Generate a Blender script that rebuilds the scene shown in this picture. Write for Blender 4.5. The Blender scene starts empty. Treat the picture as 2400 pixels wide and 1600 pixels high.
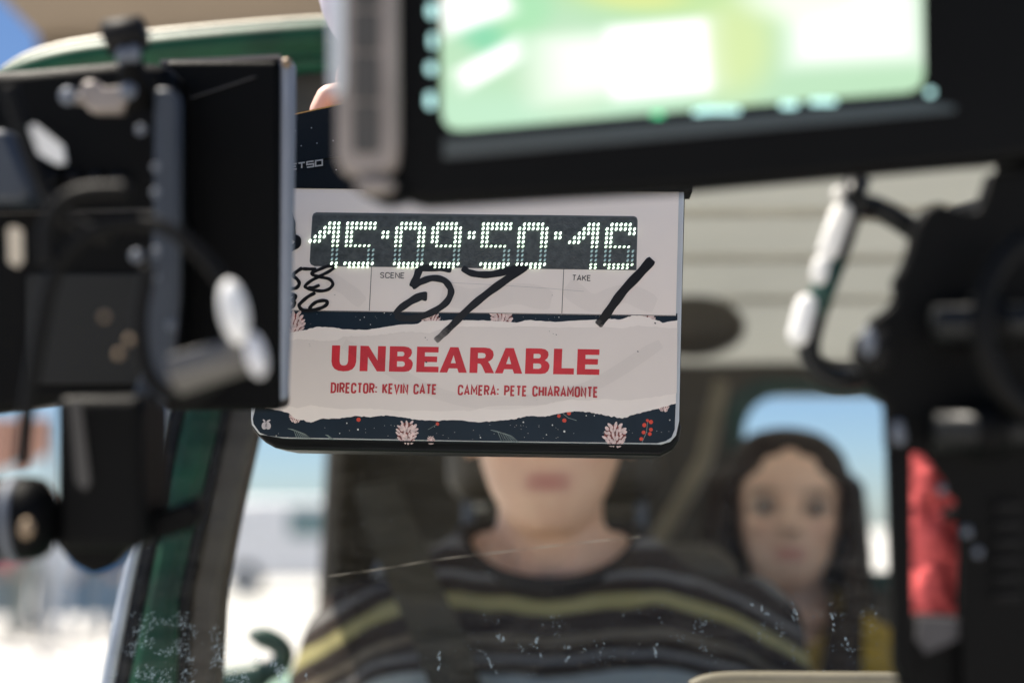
import bpy, bmesh, math, random
from mathutils import Vector, Matrix, noise
from mathutils.geometry import tessellate_polygon

random.seed(7)
R = math.radians
scene = bpy.context.scene
COL = scene.collection

# ------------------------------------------------------------------ camera
PITCH = R(7.5)
CAM = Vector((0, 0, 1.35))
FW = Vector((0, math.cos(PITCH), math.sin(PITCH)))
UP = Vector((0, -math.sin(PITCH), math.cos(PITCH)))
RT = Vector((1, 0, 0))
FPX = 2400 * 50 / 36.0
cam_d = bpy.data.cameras.new('camera')
cam = bpy.data.objects.new('camera', cam_d)
COL.objects.link(cam)
cam.location = CAM
cam.rotation_euler = (math.pi / 2 + PITCH, 0, 0)
cam_d.lens = 50
cam_d.sensor_width = 36
cam_d.clip_start = 0.02
cam_d.clip_end = 4000
cam_d.dof.use_dof = True
cam_d.dof.focus_distance = 0.90
cam_d.dof.aperture_fstop = 2.7
scene.camera = cam

# ------------------------------------------------------------------ sky, sun, exposure
SUN_EL, SUN_AZ = R(64), R(-68)          # azimuth measured from +Y towards +X
world = bpy.data.worlds.new('World')
scene.world = world
world.use_nodes = True
wn = world.node_tree
bg = wn.nodes['Background']
sky = wn.nodes.new('ShaderNodeTexSky')
sky.sky_type = 'NISHITA'
sky.sun_disc = False
sky.sun_elevation = SUN_EL
sky.sun_rotation = SUN_AZ
sky.ozone_density = 6.0
sky.air_density = 0.8
sky.dust_density = 0.5
hs = wn.nodes.new('ShaderNodeHueSaturation')
hs.inputs['Saturation'].default_value = 1.04
wn.links.new(sky.outputs[0], hs.inputs['Color'])
wn.links.new(hs.outputs[0], bg.inputs[0])
bg.inputs[1].default_value = 0.06
sun_d = bpy.data.lights.new('sun', 'SUN')
sun_d.energy = 5.0
sun_d.angle = R(0.5)
sun_d.color = (1.0, 0.92, 0.80)
sun = bpy.data.objects.new('sun', sun_d)
COL.objects.link(sun)
sd = Vector((math.sin(SUN_AZ) * math.cos(SUN_EL), math.cos(SUN_AZ) * math.cos(SUN_EL), math.sin(SUN_EL)))
sun.rotation_euler = sd.to_track_quat('Z', 'Y').to_euler()
vs = scene.view_settings
vs.view_transform = 'Standard'
vs.look = 'None'
vs.gamma = 1
vs.exposure = 1.16
vs.use_curve_mapping = False
scene.cycles.max_bounces = 8
scene.cycles.transparent_max_bounces = 16
scene.cycles.caustics_reflective = False
scene.cycles.caustics_refractive = False
scene.cycles.sample_clamp_indirect = 6

# ------------------------------------------------------------------ helpers
def P(px, py, d):
    """point seen at photo pixel (px,py) lying d metres along the view axis"""
    return CAM + FW * d + RT * ((px - 1200) / FPX * d) + UP * ((800 - py) / FPX * d)

BASE = {}
def link(o, parent=None):
    COL.objects.link(o)
    if parent is not None:
        o.parent = parent
    return o

def thing(name, loc, label=None, cat=None, group=None):
    o = bpy.data.objects.new(name, None)
    o.empty_display_size = 0.05
    o.location = loc
    link(o)
    BASE[o.name] = Vector(loc)
    if label: o['label'] = label
    if cat: o['category'] = cat
    if group: o['group'] = group
    return o

def mesh_from(vf, name='mesh', off=Vector((0, 0, 0))):
    v, f = vf
    me = bpy.data.meshes.new(name)
    me.from_pydata([Vector(p) - off for p in v], [], f)
    bm = bmesh.new(); bm.from_mesh(me)
    bmesh.ops.recalc_face_normals(bm, faces=bm.faces)
    bm.to_mesh(me); bm.free()
    return me

def mk(name, vf, mat, parent=None, smooth=False, bevel=0, label=None, segs=2):
    off = BASE[parent.name] if parent is not None else Vector((0, 0, 0))
    me = mesh_from(vf, name, off) if isinstance(vf, tuple) else vf
    o = bpy.data.objects.new(name, me)
    link(o, parent)
    BASE[o.name] = off
    me.materials.append(mat)
    if smooth:
        for p in me.polygons: p.use_smooth = True
    if bevel:
        b = o.modifiers.new('bevel', 'BEVEL')
        b.width = bevel; b.segments = segs; b.limit_method = 'ANGLE'; b.angle_limit = R(40)
        for p in me.polygons: p.use_smooth = True
        try: me.set_sharp_from_angle(angle=R(50))
        except Exception: pass
    if label: o['label'] = label
    return o

def comb(*vfs):
    V, F = [], []
    for v, f in vfs:
        n = len(V)
        V += [Vector(p) for p in v]
        F += [tuple(i + n for i in q) for q in f]
    return V, F

def prism(poly, ext):
    n = len(poly)
    v = [Vector(p) for p in poly] + [Vector(p) + ext for p in poly]
    f = [tuple(range(n)), tuple(range(2 * n - 1, n - 1, -1))]
    f += [(i, i + n, (i + 1) % n + n, (i + 1) % n) for i in range(n)]
    return v, f

def pxprism(pts, d, t):
    return prism([P(x, y, d) for x, y in pts], FW * t)

def box(c, s, rot=None):
    c = Vector(c); m = rot if rot is not None else Matrix.Identity(3)
    v = [c + m @ Vector((x * s[0] / 2, y * s[1] / 2, z * s[2] / 2)) for x in (-1, 1) for y in (-1, 1) for z in (-1, 1)]
    f = [(0, 1, 3, 2), (4, 6, 7, 5), (0, 4, 5, 1), (2, 3, 7, 6), (0, 2, 6, 4), (1, 5, 7, 3)]
    return v, f

def catmull(pts, n=8):
    pts = [Vector(p) for p in pts]
    q = [pts[0] * 2 - pts[1]] + pts + [pts[-1] * 2 - pts[-2]]
    out = []
    for i in range(1, len(q) - 2):
        a, b, c, d = q[i - 1:i + 3]
        for k in range(n):
            t = k / n
            out.append(0.5 * ((2 * b) + (c - a) * t + (2 * a - 5 * b + 4 * c - d) * t * t + (3 * b - a - 3 * c + d) * t ** 3))
    out.append(pts[-1])
    return out

def loft(rings, cap=True):
    n = len(rings[0]); v = []; f = []
    for r in rings: v += [Vector(p) for p in r]
    for i in range(len(rings) - 1):
        for k in range(n):
            f.append((i * n + k, i * n + (k + 1) % n, (i + 1) * n + (k + 1) % n, (i + 1) * n + k))
    if cap:
        f.append(tuple(range(n))[::-1]); f.append(tuple(range((len(rings) - 1) * n, len(rings) * n)))
    return v, f

def tube(path, rad, n=12, flat=1.0):
    path = [Vector(p) for p in path]
    if not isinstance(rad, (list, tuple)): rad = [rad] * len(path)
    rings = []; ref = None
    for i, p in enumerate(path):
        t = (path[min(i + 1, len(path) - 1)] - path[max(i - 1, 0)]).normalized()
        if ref is None:
            ref = t.cross(Vector((0, 1, 0.01))).normalized()
        ref = (ref - t * ref.dot(t)).normalized()
        b = t.cross(ref)
        rings.append([p + (ref * math.cos(a) + b * math.sin(a) * flat) * rad[i] for a in [2 * math.pi * k / n for k in range(n)]])
    return loft(rings)

def ellipsoid(c, r, n=16, m=10, rot=None):
    c = Vector(c); M = rot if rot is not None else Matrix.Identity(3)
    rings = []
    for j in range(m + 1):
        th = math.pi * (0.02 + 0.96 * j / m) - math.pi / 2
        rings.append([c + M @ Vector((r[0] * math.cos(th) * math.cos(a), r[1] * math.cos(th) * math.sin(a), r[2] * math.sin(th)))
                      for a in [2 * math.pi * k / n for k in range(n)]])
    return loft(rings)

def capsule(a, b, ra, rb=None, n=14):
    a, b = Vector(a), Vector(b); rb = ra if rb is None else rb
    t = (b - a).normalized()
    pts = [a - t * ra * .95, a - t * ra * .75, a - t * ra * .35, a, b, b + t * rb * .35, b + t * rb * .75, b + t * rb * .95]
    rs = [ra * .3, ra * .66, ra * .93, ra, rb, rb * .93, rb * .66, rb * .3]
    return tube(pts, rs, n)

def chain(pts, rs, n=14):
    return comb(*[capsule(pts[i], pts[i + 1], rs[i], rs[i + 1], n) for i in range(len(pts) - 1)])

def rr(x0, y0, x1, y1, r, n=6):
    """rounded rectangle outline (x right, y down or up alike)"""
    out = []
    for cx, cy, a0 in ((x1 - r, y1 - r, 0), (x0 + r, y1 - r, 90), (x0 + r, y0 + r, 180), (x1 - r, y0 + r, 270)):
        for k in range(n + 1):
            a = R(a0 + 90 * k / n)
            out.append((cx + r * math.cos(a), cy + r * math.sin(a)))
    return out

def fuse(vf, voxel, smooth=6):
    """one continuous surface out of overlapping closed shapes"""
    me = mesh_from(vf, 'tmp')
    o = bpy.data.objects.new('tmp', me); COL.objects.link(o)
    m = o.modifiers.new('r', 'REMESH'); m.mode = 'VOXEL'; m.voxel_size = voxel
    s = o.modifiers.new('s', 'SMOOTH'); s.iterations = smooth; s.factor = 0.5
    dg = bpy.context.evaluated_depsgraph_get()
    me2 = bpy.data.meshes.new_from_object(o.evaluated_get(dg))
    bpy.data.objects.remove(o)
    for p in me2.polygons: p.use_smooth = True
    return me2

def shift(me, off):
    for v in me.vertices: v.co -= off
    return me

# ------------------------------------------------------------------ materials
def mat(name, col, rough=0.5, metal=0.0, var=0.15, scale=12, bump=0.0, bscale=200, spec=0.5, coat=0.0):
    m = bpy.data.materials.new(name); m.use_nodes = True
    nt = m.node_tree; b = nt.nodes['Principled BSDF']
    b.inputs['Roughness'].default_value = rough
    b.inputs['Metallic'].default_value = metal
    b.inputs['Specular IOR Level'].default_value = spec
    b.inputs['Coat Weight'].default_value = coat
    tc = nt.nodes.new('ShaderNodeTexCoord')
    nz = nt.nodes.new('ShaderNodeTexNoise'); nz.inputs['Scale'].default_value = scale; nz.inputs['Detail'].default_value = 6
    nt.links.new(tc.outputs['Object'], nz.inputs['Vector'])
    rp = nt.nodes.new('ShaderNodeValToRGB')
    rp.color_ramp.elements[0].position = 0.3; rp.color_ramp.elements[1].position = 0.7
    rp.color_ramp.elements[0].color = (*[c * (1 - var) for c in col], 1)
    rp.color_ramp.elements[1].color = (*[min(1, c * (1 + var)) for c in col], 1)
    nt.links.new(nz.outputs['Fac'], rp.inputs[0]); nt.links.new(rp.outputs[0], b.inputs['Base Color'])
    if bump:
        n2 = nt.nodes.new('ShaderNodeTexNoise'); n2.inputs['Scale'].default_value = bscale; n2.inputs['Detail'].default_value = 4
        nt.links.new(tc.outputs['Object'], n2.inputs['Vector'])
        bp = nt.nodes.new('ShaderNodeBump'); bp.inputs['Strength'].default_value = bump; bp.inputs['Distance'].default_value = 0.002
        nt.links.new(n2.outputs['Fac'], bp.inputs['Height']); nt.links.new(bp.outputs[0], b.inputs['Normal'])
    return m

def emit(name, col, s):
    m = bpy.data.materials.new(name); m.use_nodes = True
    nt = m.node_tree; b = nt.nodes['Principled BSDF']
    b.inputs['Base Color'].default_value = (*col, 1)
    b.inputs['Emission Color'].default_value = (*col, 1)
    b.inputs['Emission Strength'].default_value = s
    return m

M = {}
M['black'] = mat('black_plastic', (.0032, .0034, .0037), .5, bump=.15, bscale=600, spec=.07)
M['blackmet'] = mat('black_anodised_metal', (.008, .009, .010), .4, .2, bump=.08, spec=.25)
M['rubber'] = mat('black_rubber', (.007, .007, .0075), .6, spec=.15)
M['gunmetal'] = mat('grey_metal', (.12, .135, .165), .6, .3, scale=30)
M['bluegrey'] = mat('blue_grey_metal', (.032, .040, .055), .5, .3, scale=40)
M['silver'] = mat('satin_silver', (.62, .63, .66), .3, .9, scale=40)
M['palegrey'] = mat('pale_grey_metal', (.5, .52, .55), .35, .5, scale=30)
M['taupe'] = mat('taupe_metal', (.23, .20, .185), .5, .2, scale=30)
M['taupedark'] = mat('dark_slot_metal', (.055, .052, .05), .6, .2)
M['white_tape_and_glint'] = mat('white_tape_and_glint', (.75, .75, .74), .5, scale=60)  # white for the tape label and for painted glints
M['brass'] = mat('brass', (.26, .19, .125), .5, .5)
M['green'] = mat('worn_green_paint', (.0025, .050, .022), .5, var=.35, scale=18, bump=.2, bscale=40, spec=.3)
M['greendk'] = mat('dark_green_paint', (.006, .04, .03), .45, var=.3, scale=14, bump=.15, bscale=60)
M['cream'] = mat('cream_highlight', (.75, .68, .52), .45, var=.12, scale=30, bump=.1)  # cream of the painted header highlight
M['bounce'] = mat('cream_bounce', (.72, .69, .61), .85, var=.1, scale=6, bump=.3, bscale=300)  # pale cream on unseen cabin parts, added to bounce light
M['bounce2'] = mat('roof_bow_steel', (.56, .54, .49), .8, var=.12)
M['brown'] = mat('brown_vinyl', (.055, .045, .032), .55, var=.2, scale=10, bump=.3, bscale=150)
M['brown2'] = mat('tan_trim', (.20, .17, .12), .6, var=.2, scale=10, bump=.2)
M['olive'] = mat('olive_webbing', (.042, .034, .018), .75, var=.12, scale=40, bump=.4, bscale=900)
M['red'] = mat('red_cloth', (.80, .12, .12), .75, var=.25, scale=25, bump=.5, bscale=60)
M['ground'] = mat('pale_concrete', (.48, .465, .44), .9, var=.08, scale=.8, bump=.3, bscale=30)
M['canopy'] = mat('brown_canvas', (.17, .135, .098), .85, var=.08, scale=3, bump=.2, bscale=80)
M['post'] = mat('grey_post', (.25, .25, .26), .5, .3)

# ------------------------------------------------------------------ ground
def plane(x0, y0, x1, y1, z, n=1):
    return [(x0, y0, z), (x1, y0, z), (x1, y1, z), (x0, y1, z)], [(0, 1, 2, 3)]
g = mk('ground', plane(-1500, -1500, 1500, 1500, 0), M['ground'])
g['kind'] = 'structure'

# ------------------------------------------------------------------ awning beyond the car
CX0, CX1, CY0, CY1, CZ = -1.80, 6.0, 4.3, 5.2, 3.2
cp = thing('canopy', (2.0, 4.8, 0), 'brown canvas canopy on posts behind the car, cutting across the sky', 'canopy')
mk('roof_panel', box(((CX0 + CX1) / 2, (CY0 + CY1) / 2, CZ + .02), (CX1 - CX0, CY1 - CY0, .04)), M['canopy'], cp)
mk('valance', box(((CX0 + CX1) / 2, CY1 + .012, CZ - .02), (CX1 - CX0, .02, .10)), M['canopy'], cp)
for x, y in ((CX1 - .05, CY0 + .1), (CX1 - .05, CY1 - .1), (1.9, CY1 - .1), (.3, CY0 + .06)):
    mk('post', tube([(x, y, 0), (x, y, CZ - .005)], .035), M['post'], cp)

# ------------------------------------------------------------------ the vehicle
veh = thing('vintage_car', (0.45, 2.0, 0), 'worn green vintage car with raked windscreen, filmed from the front', 'car')
def along(edges, d_of, t):
    """strip given by (y, xl, xr) rows in the photo, thickness t"""
    V = []
    for y, xl, xr in edges:
        V += [P(xl, y, d_of(y)), P(xr, y, d_of(y))]
    n = len(edges)
    V2 = [v + FW * t for v in V]
    F = []
    for i in range(n - 1):
        a, b, c, d = 2 * i, 2 * i + 1, 2 * i + 3, 2 * i + 2
        m = 2 * n
        F += [(a, b, c, d), (a + m, d + m, c + m, b + m), (a, d, d + m, a + m), (b, b + m, c + m, c)]
    F += [(0, 2 * n, 2 * n + 1, 1), (2 * n - 2, 2 * n - 1, 4 * n - 1, 4 * n - 2)]
    return V + V2, F
dP = lambda y: 1.12 + (1600 - y) / 1450 * .17
pil = mk('windscreen_pillar', along([(1750, 268, 372), (1600, 296, 408), (1400, 337, 412), (1200, 378, 455), (1000, 421, 505), (500, 530, 600), (130, 600, 670)], dP, .03), mat('deep_green_paint', (.0015, .034, .015), .5, var=.5, scale=22, bump=.3, bscale=45, spec=.25), veh, bevel=.008)
mk('pillar_seal', along([(1750, 372, 400), (1600, 406, 432), (1400, 410, 442), (1200, 453, 482), (1000, 503, 524), (500, 598, 620), (130, 668, 690)], lambda y: dP(y) + .012, .03), M['rubber'], pil, bevel=.004)
mk('pillar_trim', along([(1750, 398, 480), (1600, 430, 500), (1400, 440, 512), (1200, 480, 552), (1000, 522, 598), (500, 618, 700), (130, 690, 780)], lambda y: dP(y) + .02, .05), M['brown'], pil, bevel=.006)
mk('pillar_edge', along([(1750, 232, 270), (1600, 262, 298), (1400, 300, 339), (1200, 341, 380), (1000, 384, 423), (500, 500, 532), (130, 575, 602)], lambda y: dP(y) + .006, .02), M['rubber'], pil, bevel=.004)
mk('windscreen_gasket', along([(1750, 205, 236), (1600, 232, 265), (1400, 272, 303), (1200, 318, 345), (1000, 362, 387), (500, 480, 503), (130, 555, 577)], lambda y: dP(y) + .002, .015), M['palegrey'], pil, bevel=.004)
# roof edge above the windscreen, cambered towards the corner
hp = [(10, 214), (70, 178), (160, 152), (280, 134), (430, 118), (600, 103), (760, 92), (1000, 84), (1400, 80), (2000, 92), (2700, 130)]
dH = 1.27
head = mk('windscreen_header', tube(catmull([P(x, y, dH) for x, y in hp], 4), .0165, 14), M['green'], veh, smooth=True)
mk('header_rail', tube(catmull([P(x, y + 50, dH + .02) for x, y in hp], 4), .0115, 12), M['green'], head, smooth=True)
mk('header_groove', tube(catmull([P(x, y + 24, dH + .022) for x, y in hp], 4), .013, 12), M['greendk'], head, smooth=True)
mk('header_highlight', tube(catmull([P(x, y - 44, dH + .01) for x, y in hp], 4), .0048, 10), M['cream'], head, smooth=True)  # sunlit highlight of the header painted in as a cream strip
# windscreen glass
G00, G10 = P(232, 1605, .985), P(2560, 1605, .985)
G01, G11 = P(560, 120, 1.245), P(2560, 120, 1.245)
gm = bpy.data.materials.new('windscreen_glass'); gm.use_nodes = True
nt = gm.node_tree; nt.nodes.remove(nt.nodes['Principled BSDF'])
tr = nt.nodes.new('ShaderNodeBsdfTransparent'); tr.inputs[0].default_value = (.96, .98, .97, 1)
gl = nt.nodes.new('ShaderNodeBsdfGlossy'); gl.inputs['Roughness'].default_value = .02
fr = nt.nodes.new('ShaderNodeFresnel'); fr.inputs[0].default_value = 1.2
mx = nt.nodes.new('ShaderNodeMixShader')
nt.links.new(fr.outputs[0], mx.inputs[0]); nt.links.new(tr.outputs[0], mx.inputs[1]); nt.links.new(gl.outputs[0], mx.inputs[2])
dfg = nt.nodes.new('ShaderNodeBsdfDiffuse'); dfg.inputs[0].default_value = (.55, .54, .50, 1)
tcg = nt.nodes.new('ShaderNodeTexCoord'); mpg = nt.nodes.new('ShaderNodeMapping'); mpg.inputs['Rotation'].default_value = (0, R(25), 0); mpg.inputs['Scale'].default_value = (5, 5, 22)
nzg = nt.nodes.new('ShaderNodeTexNoise'); nzg.inputs['Scale'].default_value = 2.2; nzg.inputs['Detail'].default_value = 8; nzg.inputs['Roughness'].default_value = .65
nt.links.new(tcg.outputs['Object'], mpg.inputs[0]); nt.links.new(mpg.outputs[0], nzg.inputs['Vector'])
mrg = nt.nodes.new('ShaderNodeMapRange'); mrg.inputs[1].default_value = .42; mrg.inputs[2].default_value = .80; mrg.inputs[3].default_value = .001; mrg.inputs[4].default_value = .028
nt.links.new(nzg.outputs['Fac'], mrg.inputs[0])
sxg = nt.nodes.new('ShaderNodeSeparateXYZ'); nt.links.new(tcg.outputs['Object'], sxg.inputs[0])
mrz = nt.nodes.new('ShaderNodeMapRange'); mrz.inputs[1].default_value = 1.40; mrz.inputs[2].default_value = 1.25; mrz.inputs[3].default_value = 0; mrz.inputs[4].default_value = .06
nt.links.new(sxg.outputs[2], mrz.inputs[0])
nzs = nt.nodes.new('ShaderNodeTexNoise'); nzs.inputs['Scale'].default_value = 6; nzs.inputs['Detail'].default_value = 10; nzs.inputs['Roughness'].default_value = .75
nt.links.new(mpg.outputs[0], nzs.inputs['Vector'])
mrs = nt.nodes.new('ShaderNodeMapRange'); mrs.inputs[1].default_value = .40; mrs.inputs[2].default_value = .85
nt.links.new(nzs.outputs['Fac'], mrs.inputs[0])
mlz = nt.nodes.new('ShaderNodeMath'); mlz.operation = 'MULTIPLY_ADD'; nt.links.new(mrz.outputs[0], mlz.inputs[0]); nt.links.new(mrs.outputs[0], mlz.inputs[1]); nt.links.new(mrg.outputs[0], mlz.inputs[2])
mx2 = nt.nodes.new('ShaderNodeMixShader'); nt.links.new(mlz.outputs[0], mx2.inputs[0]); nt.links.new(mx.outputs[0], mx2.inputs[1]); nt.links.new(dfg.outputs[0], mx2.inputs[2])
nt.links.new(mx2.outputs[0], nt.nodes['Material Output'].inputs[0])
glass = mk('windscreen_glass', ([G00, G10, G11, G01], [(0, 1, 2, 3)]), gm, veh)
gn = (G10 - G00).cross(G01 - G00).normalized()
if gn.y > 0: gn = -gn
def onglass(px, py, lift=.0006):
    d = (FW + RT * ((px - 1200) / FPX) + UP * ((800 - py) / FPX))
    t = (G00 - CAM).dot(gn) / d.dot(gn)
    return CAM + d * t + gn * lift
fm = mat('pale_flecks', (.30, .38, .43), .8, var=.5, scale=200)
V, F = [], []
def fleck(px, py, ln, w, ang):
    ln *= .78; w *= .62
    n = len(V); k = random.randint(5, 7)
    for i in range(k):
        a = 2 * math.pi * i / k
        ex, ey = ln * math.cos(a) * random.uniform(.5, 1.1), w * math.sin(a) * random.uniform(.4, 1.2)
        V.append(onglass(px + ex * math.cos(ang) - ey * math.sin(ang), py + ex * math.sin(ang) + ey * math.cos(ang), .0004 + .00002 * (n % 17)))
    F.append(tuple(range(n, n + k)))
for _ in range(2300):                         # frosty smears low on the left
    x = random.uniform(255, 720); t = random.random()
    lim = 1430 + max(0, x - 440) * .55 + 30 * noise.noise(Vector((x * .02, 3, 0)))
    y = lim + (1606 - lim) * t ** .8
    if y > 1605 or noise.noise(Vector((x * .022, y * .03, 1))) < -.02 + (.15 if x > 500 else 0): continue
    fleck(x, y, random.uniform(2, 7), random.uniform(.5, 1.2), R(random.gauss(-38, 16)))
for _ in range(330):                         # chipped flecks across the middle and right
    x = random.uniform(1100, 2060); y = 1420 + 60 * random.random() ** .7 + max(0, (1700 - x)) * .02 + random.random() ** 2 * 100
    if x > 1720: y -= 40 * random.random()
    if noise.noise(Vector((x * .016, y * .02, 5))) < .16: continue
    for q in range(random.randint(1, 3)):
        fleck(x + random.gauss(0, 3), y + random.gauss(0, 9), random.uniform(1.5, 5), random.uniform(.5, 1.6), R(random.gauss(-70, 35)))
for cx, cy in ((1782, 1425), (1950, 1445), (1985, 1510), (1170, 1490), (1255, 1505), (1535, 1520), (1860, 1435), (1150, 1555), (1030, 1545), (1330, 1540)):
    ca = random.uniform(20, 110)
    for q in range(7):
        tq = random.gauss(0, 12)
        fleck(cx + tq * math.cos(R(ca)) + random.gauss(0, 3), cy + tq * math.sin(R(ca)) + random.gauss(0, 3), random.uniform(3, 10), random.uniform(1.2, 3.0), R(random.gauss(ca, 22)))
for _ in range(420):                         # dust
    fleck(random.uniform(280, 2060), random.uniform(1060, 1600), random.uniform(.7, 1.6), random.uniform(.6, 1.2), random.random() * 6)
sp = mk('dried_flecks', (V, F), fm, glass); sp['kind'] = 'stuff'
V, F = [], []
sc = catmull([Vector((x, y, 0)) for x, y in ((770, 1350), (900, 1332), (1020, 1312), (1180, 1293), (1340, 1274), (1500, 1258))], 10)
for i, p in enumerate(sc):
    wdt = .7 + .5 * math.sin(i * .9)
    V += [onglass(p.x, p.y - wdt), onglass(p.x, p.y + wdt)]
    if i: F.append((2 * i - 2, 2 * i - 1, 2 * i + 1, 2 * i))
mk('glass_scratch', (V, F), mat('scratch', (.30, .27, .22), .6), glass)
# interior shell: headliner with ribs, side wall, rear wall with window
XL, XR, YF, YB, ZR = -.31, 1.32, 1.30, 2.74, 1.765
ROOF_FILL = bpy.data.materials.new('cream_translucent_roof'); ROOF_FILL.use_nodes = True  # roof skin made translucent so that sunlight fills the cabin
nt = ROOF_FILL.node_tree; nt.nodes.remove(nt.nodes['Principled BSDF'])
tcc = nt.nodes.new('ShaderNodeTexCoord'); nzc = nt.nodes.new('ShaderNodeTexNoise'); nzc.inputs['Scale'].default_value = 5; nt.links.new(tcc.outputs['Object'], nzc.inputs['Vector'])
rpc = nt.nodes.new('ShaderNodeValToRGB'); rpc.color_ramp.elements[0].color = (.42, .425, .39, 1); rpc.color_ramp.elements[1].color = (.55, .55, .51, 1); nt.links.new(nzc.outputs['Fac'], rpc.inputs[0])
dfc = nt.nodes.new('ShaderNodeBsdfDiffuse'); trc = nt.nodes.new('ShaderNodeBsdfTranslucent'); mxc = nt.nodes.new('ShaderNodeMixShader'); mxc.inputs[0].default_value = .22
for q in (dfc, trc): nt.links.new(rpc.outputs[0], q.inputs[0])
nt.links.new(dfc.outputs[0], mxc.inputs[1]); nt.links.new(trc.outputs[0], mxc.inputs[2]); nt.links.new(mxc.outputs[0], nt.nodes['Material Output'].inputs[0])
lin = []
for i in range(13):
    t = i / 12; y = YF + (YB - YF) * t
    zc = ZR - .10 * max(0, t - .75) ** 2 * 16
    lin.append([(XL + (XR - XL) * k / 12, y, zc - .05 * abs(2 * k / 12 - 1) ** 4 + .008 * noise.noise(Vector((k * .7, i * .9, 3)))) for k in range(13)])
Vh = [p for r in lin for p in r]; Fh = []
for i in range(12):
    for k in range(12): Fh.append((i * 13 + k, i * 13 + k + 1, i * 13 + k + 14, i * 13 + k + 13))
hl = mk('translucent_roof', (Vh, Fh), ROOF_FILL, veh, smooth=True)
for t in (.13, .36, .58, .82):
    y = YF + (YB - YF) * t; zc = ZR - .10 * max(0, t - .75) ** 2 * 16
    mk('roof_bow', tube([(XL + (XR - XL) * k / 12, y, zc - .006 - .05 * abs(2 * k / 12 - 1) ** 4) for k in range(13)], .0065, 8), M['bounce2'], hl, smooth=True)
# rear wall with the window opening
def ring_wall(outer, inner, y, t):
    n = len(inner)
    V = [(x, y, z) for x, z in outer] + [(x, y, z) for x, z in inner] + [(x, y + t, z) for x, z in outer] + [(x, y + t, z) for x, z in inner]
    F = []
    for i in range(n):
        j = (i + 1) % n
        F += [(i, j, n + j, n + i), (2 * n + i, 3 * n + i, 3 * n + j, 2 * n + j), (n + i, n + j, 3 * n + j, 3 * n + i), (i, 2 * n + i, 2 * n + j, j)]
    return V, F
def to_rect(inner, x0, z0, x1, z1):
    cx = sum(p[0] for p in inner) / len(inner); cz = sum(p[1] for p in inner) / len(inner); o = []
    for x, z in inner:
        dx, dz = x - cx, z - cz
        s = min([((x1 if dx > 0 else x0) - cx) / dx if abs(dx) > 1e-6 else 1e9, ((z1 if dz > 0 else z0) - cz) / dz if abs(dz) > 1e-6 else 1e9])
        o.append((cx + dx * s, cz + dz * s))
    return o
rw = rr(.445, 1.27, .93, 1.605, .075, 8)
mk('rear_wall', ring_wall(to_rect(rw, .12, .75, XR, 1.70), rw, YB, .03), M['brown'], veh)
mk('rear_window_frame', ring_wall([(x + (.03 if x > .69 else -.03), z + (.03 if z > 1.43 else -.03)) for x, z in rw], rw, YB - .012, .010), M['greendk'], veh)
mk('rear_wall_panel', box(((XL + .115) / 2, YB + .015, 1.22), (.115 - XL, .03, .95)), M['brown'], veh)
# side with the open door window
xs = XL - .012
mk('door_panel_or_light_block', box((xs, 1.93, .75), (.03, 1.30, .72)), M['green'], veh, bevel=.006)
mk('door_sill', box((xs, 1.93, 1.125), (.05, 1.30, .022)), mat('faded_green_sill', (.20, .30, .23), .5), veh, bevel=.005)
mk('rear_pillar', prism([(xs, 2.36, 1.1), (xs, 2.78, 1.1), (xs, 2.78, 1.77), (xs, 2.52, 1.77)], Vector((.03, 0, 0))), M['brown'], veh, bevel=.006)
mk('sun_block_rail', box((xs + .01, 1.98, 1.655), (.03, 1.34, .24)), M['brown'], veh, bevel=.006)  # rail deepened out of sight to shade the driver
mk('door_panel_or_light_block', box((XR + .015, 1.93, .75), (.03, 1.30, .72)), M['green'], veh, bevel=.006)  # unseen right door, added to close that side against light
mk('side_light_block', prism([(XR, 1.5, 1.1), (XR, 2.74, 1.1), (XR, 2.74, 1.70), (XR, 1.62, 1.70)], Vector((.03, 0, 0))), M['bounce'], veh, bevel=.006)  # unseen solid side, added to cut light from the right
mirror = mk('side_mirror', comb(tube(catmull([P(x, y, 1.62) for x, y in ((470, 1600), (560, 1588), (625, 1574), (660, 1550), (664, 1525), (642, 1503), (608, 1490))], 6), [.016] * 12 + [.012] * 25, 10), ellipsoid(P(606, 1488, 1.62), (.012, .01, .009))), M['greendk'], veh, smooth=True)
# seats
def cushion(c, s, r=.05):
    return box(c, s)
seat = mk('seat_back', box((.06, 1.98, 1.02), (.50, .14, .62)), M['brown'], veh, bevel=.05, segs=4)
for x in (-.06, .18):
    mk('headrest_post', tube([(x, 1.99, 1.31), (x, 1.99, 1.42)], .008), M['gunmetal'], seat)
mk('headrest', box((.06, 1.99, 1.47), (.30, .10, .17)), M['brown'], seat, bevel=.04, segs=4)
mk('seat_cushion', box((.06, 1.70, .66), (.50, .52, .14)), M['bounce'], veh, bevel=.05, segs=4)
mk('rear_bench', comb(box((.55, 2.62, .90), (1.35, .14, .50)), box((.55, 2.38, .66), (1.35, .45, .14))), M['bounce'], veh, bevel=.04, segs=3)
mk('floor_pan', box(((XL + XR) / 2, 2.0, .42), (XR - XL, 1.5, .04)), M['bounce'], veh)
mk('dashboard', prism([(XL + .02, 1.03, 1.215), (XL + .02, 1.30, 1.19), (XL + .02, 1.34, 1.02), (XL + .02, 1.03, .9)], Vector((XR - XL, 0, 0))), M['bounce'], veh, bevel=.02)
mk('scuttle_pad', tube(catmull([P(1620, 1612, 1.07), P(1660, 1597, 1.07), P(1740, 1591, 1.07), P(2000, 1592, 1.07), P(2500, 1592, 1.07)], 5), .006), M['brown2'], veh, smooth=True)
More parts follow.
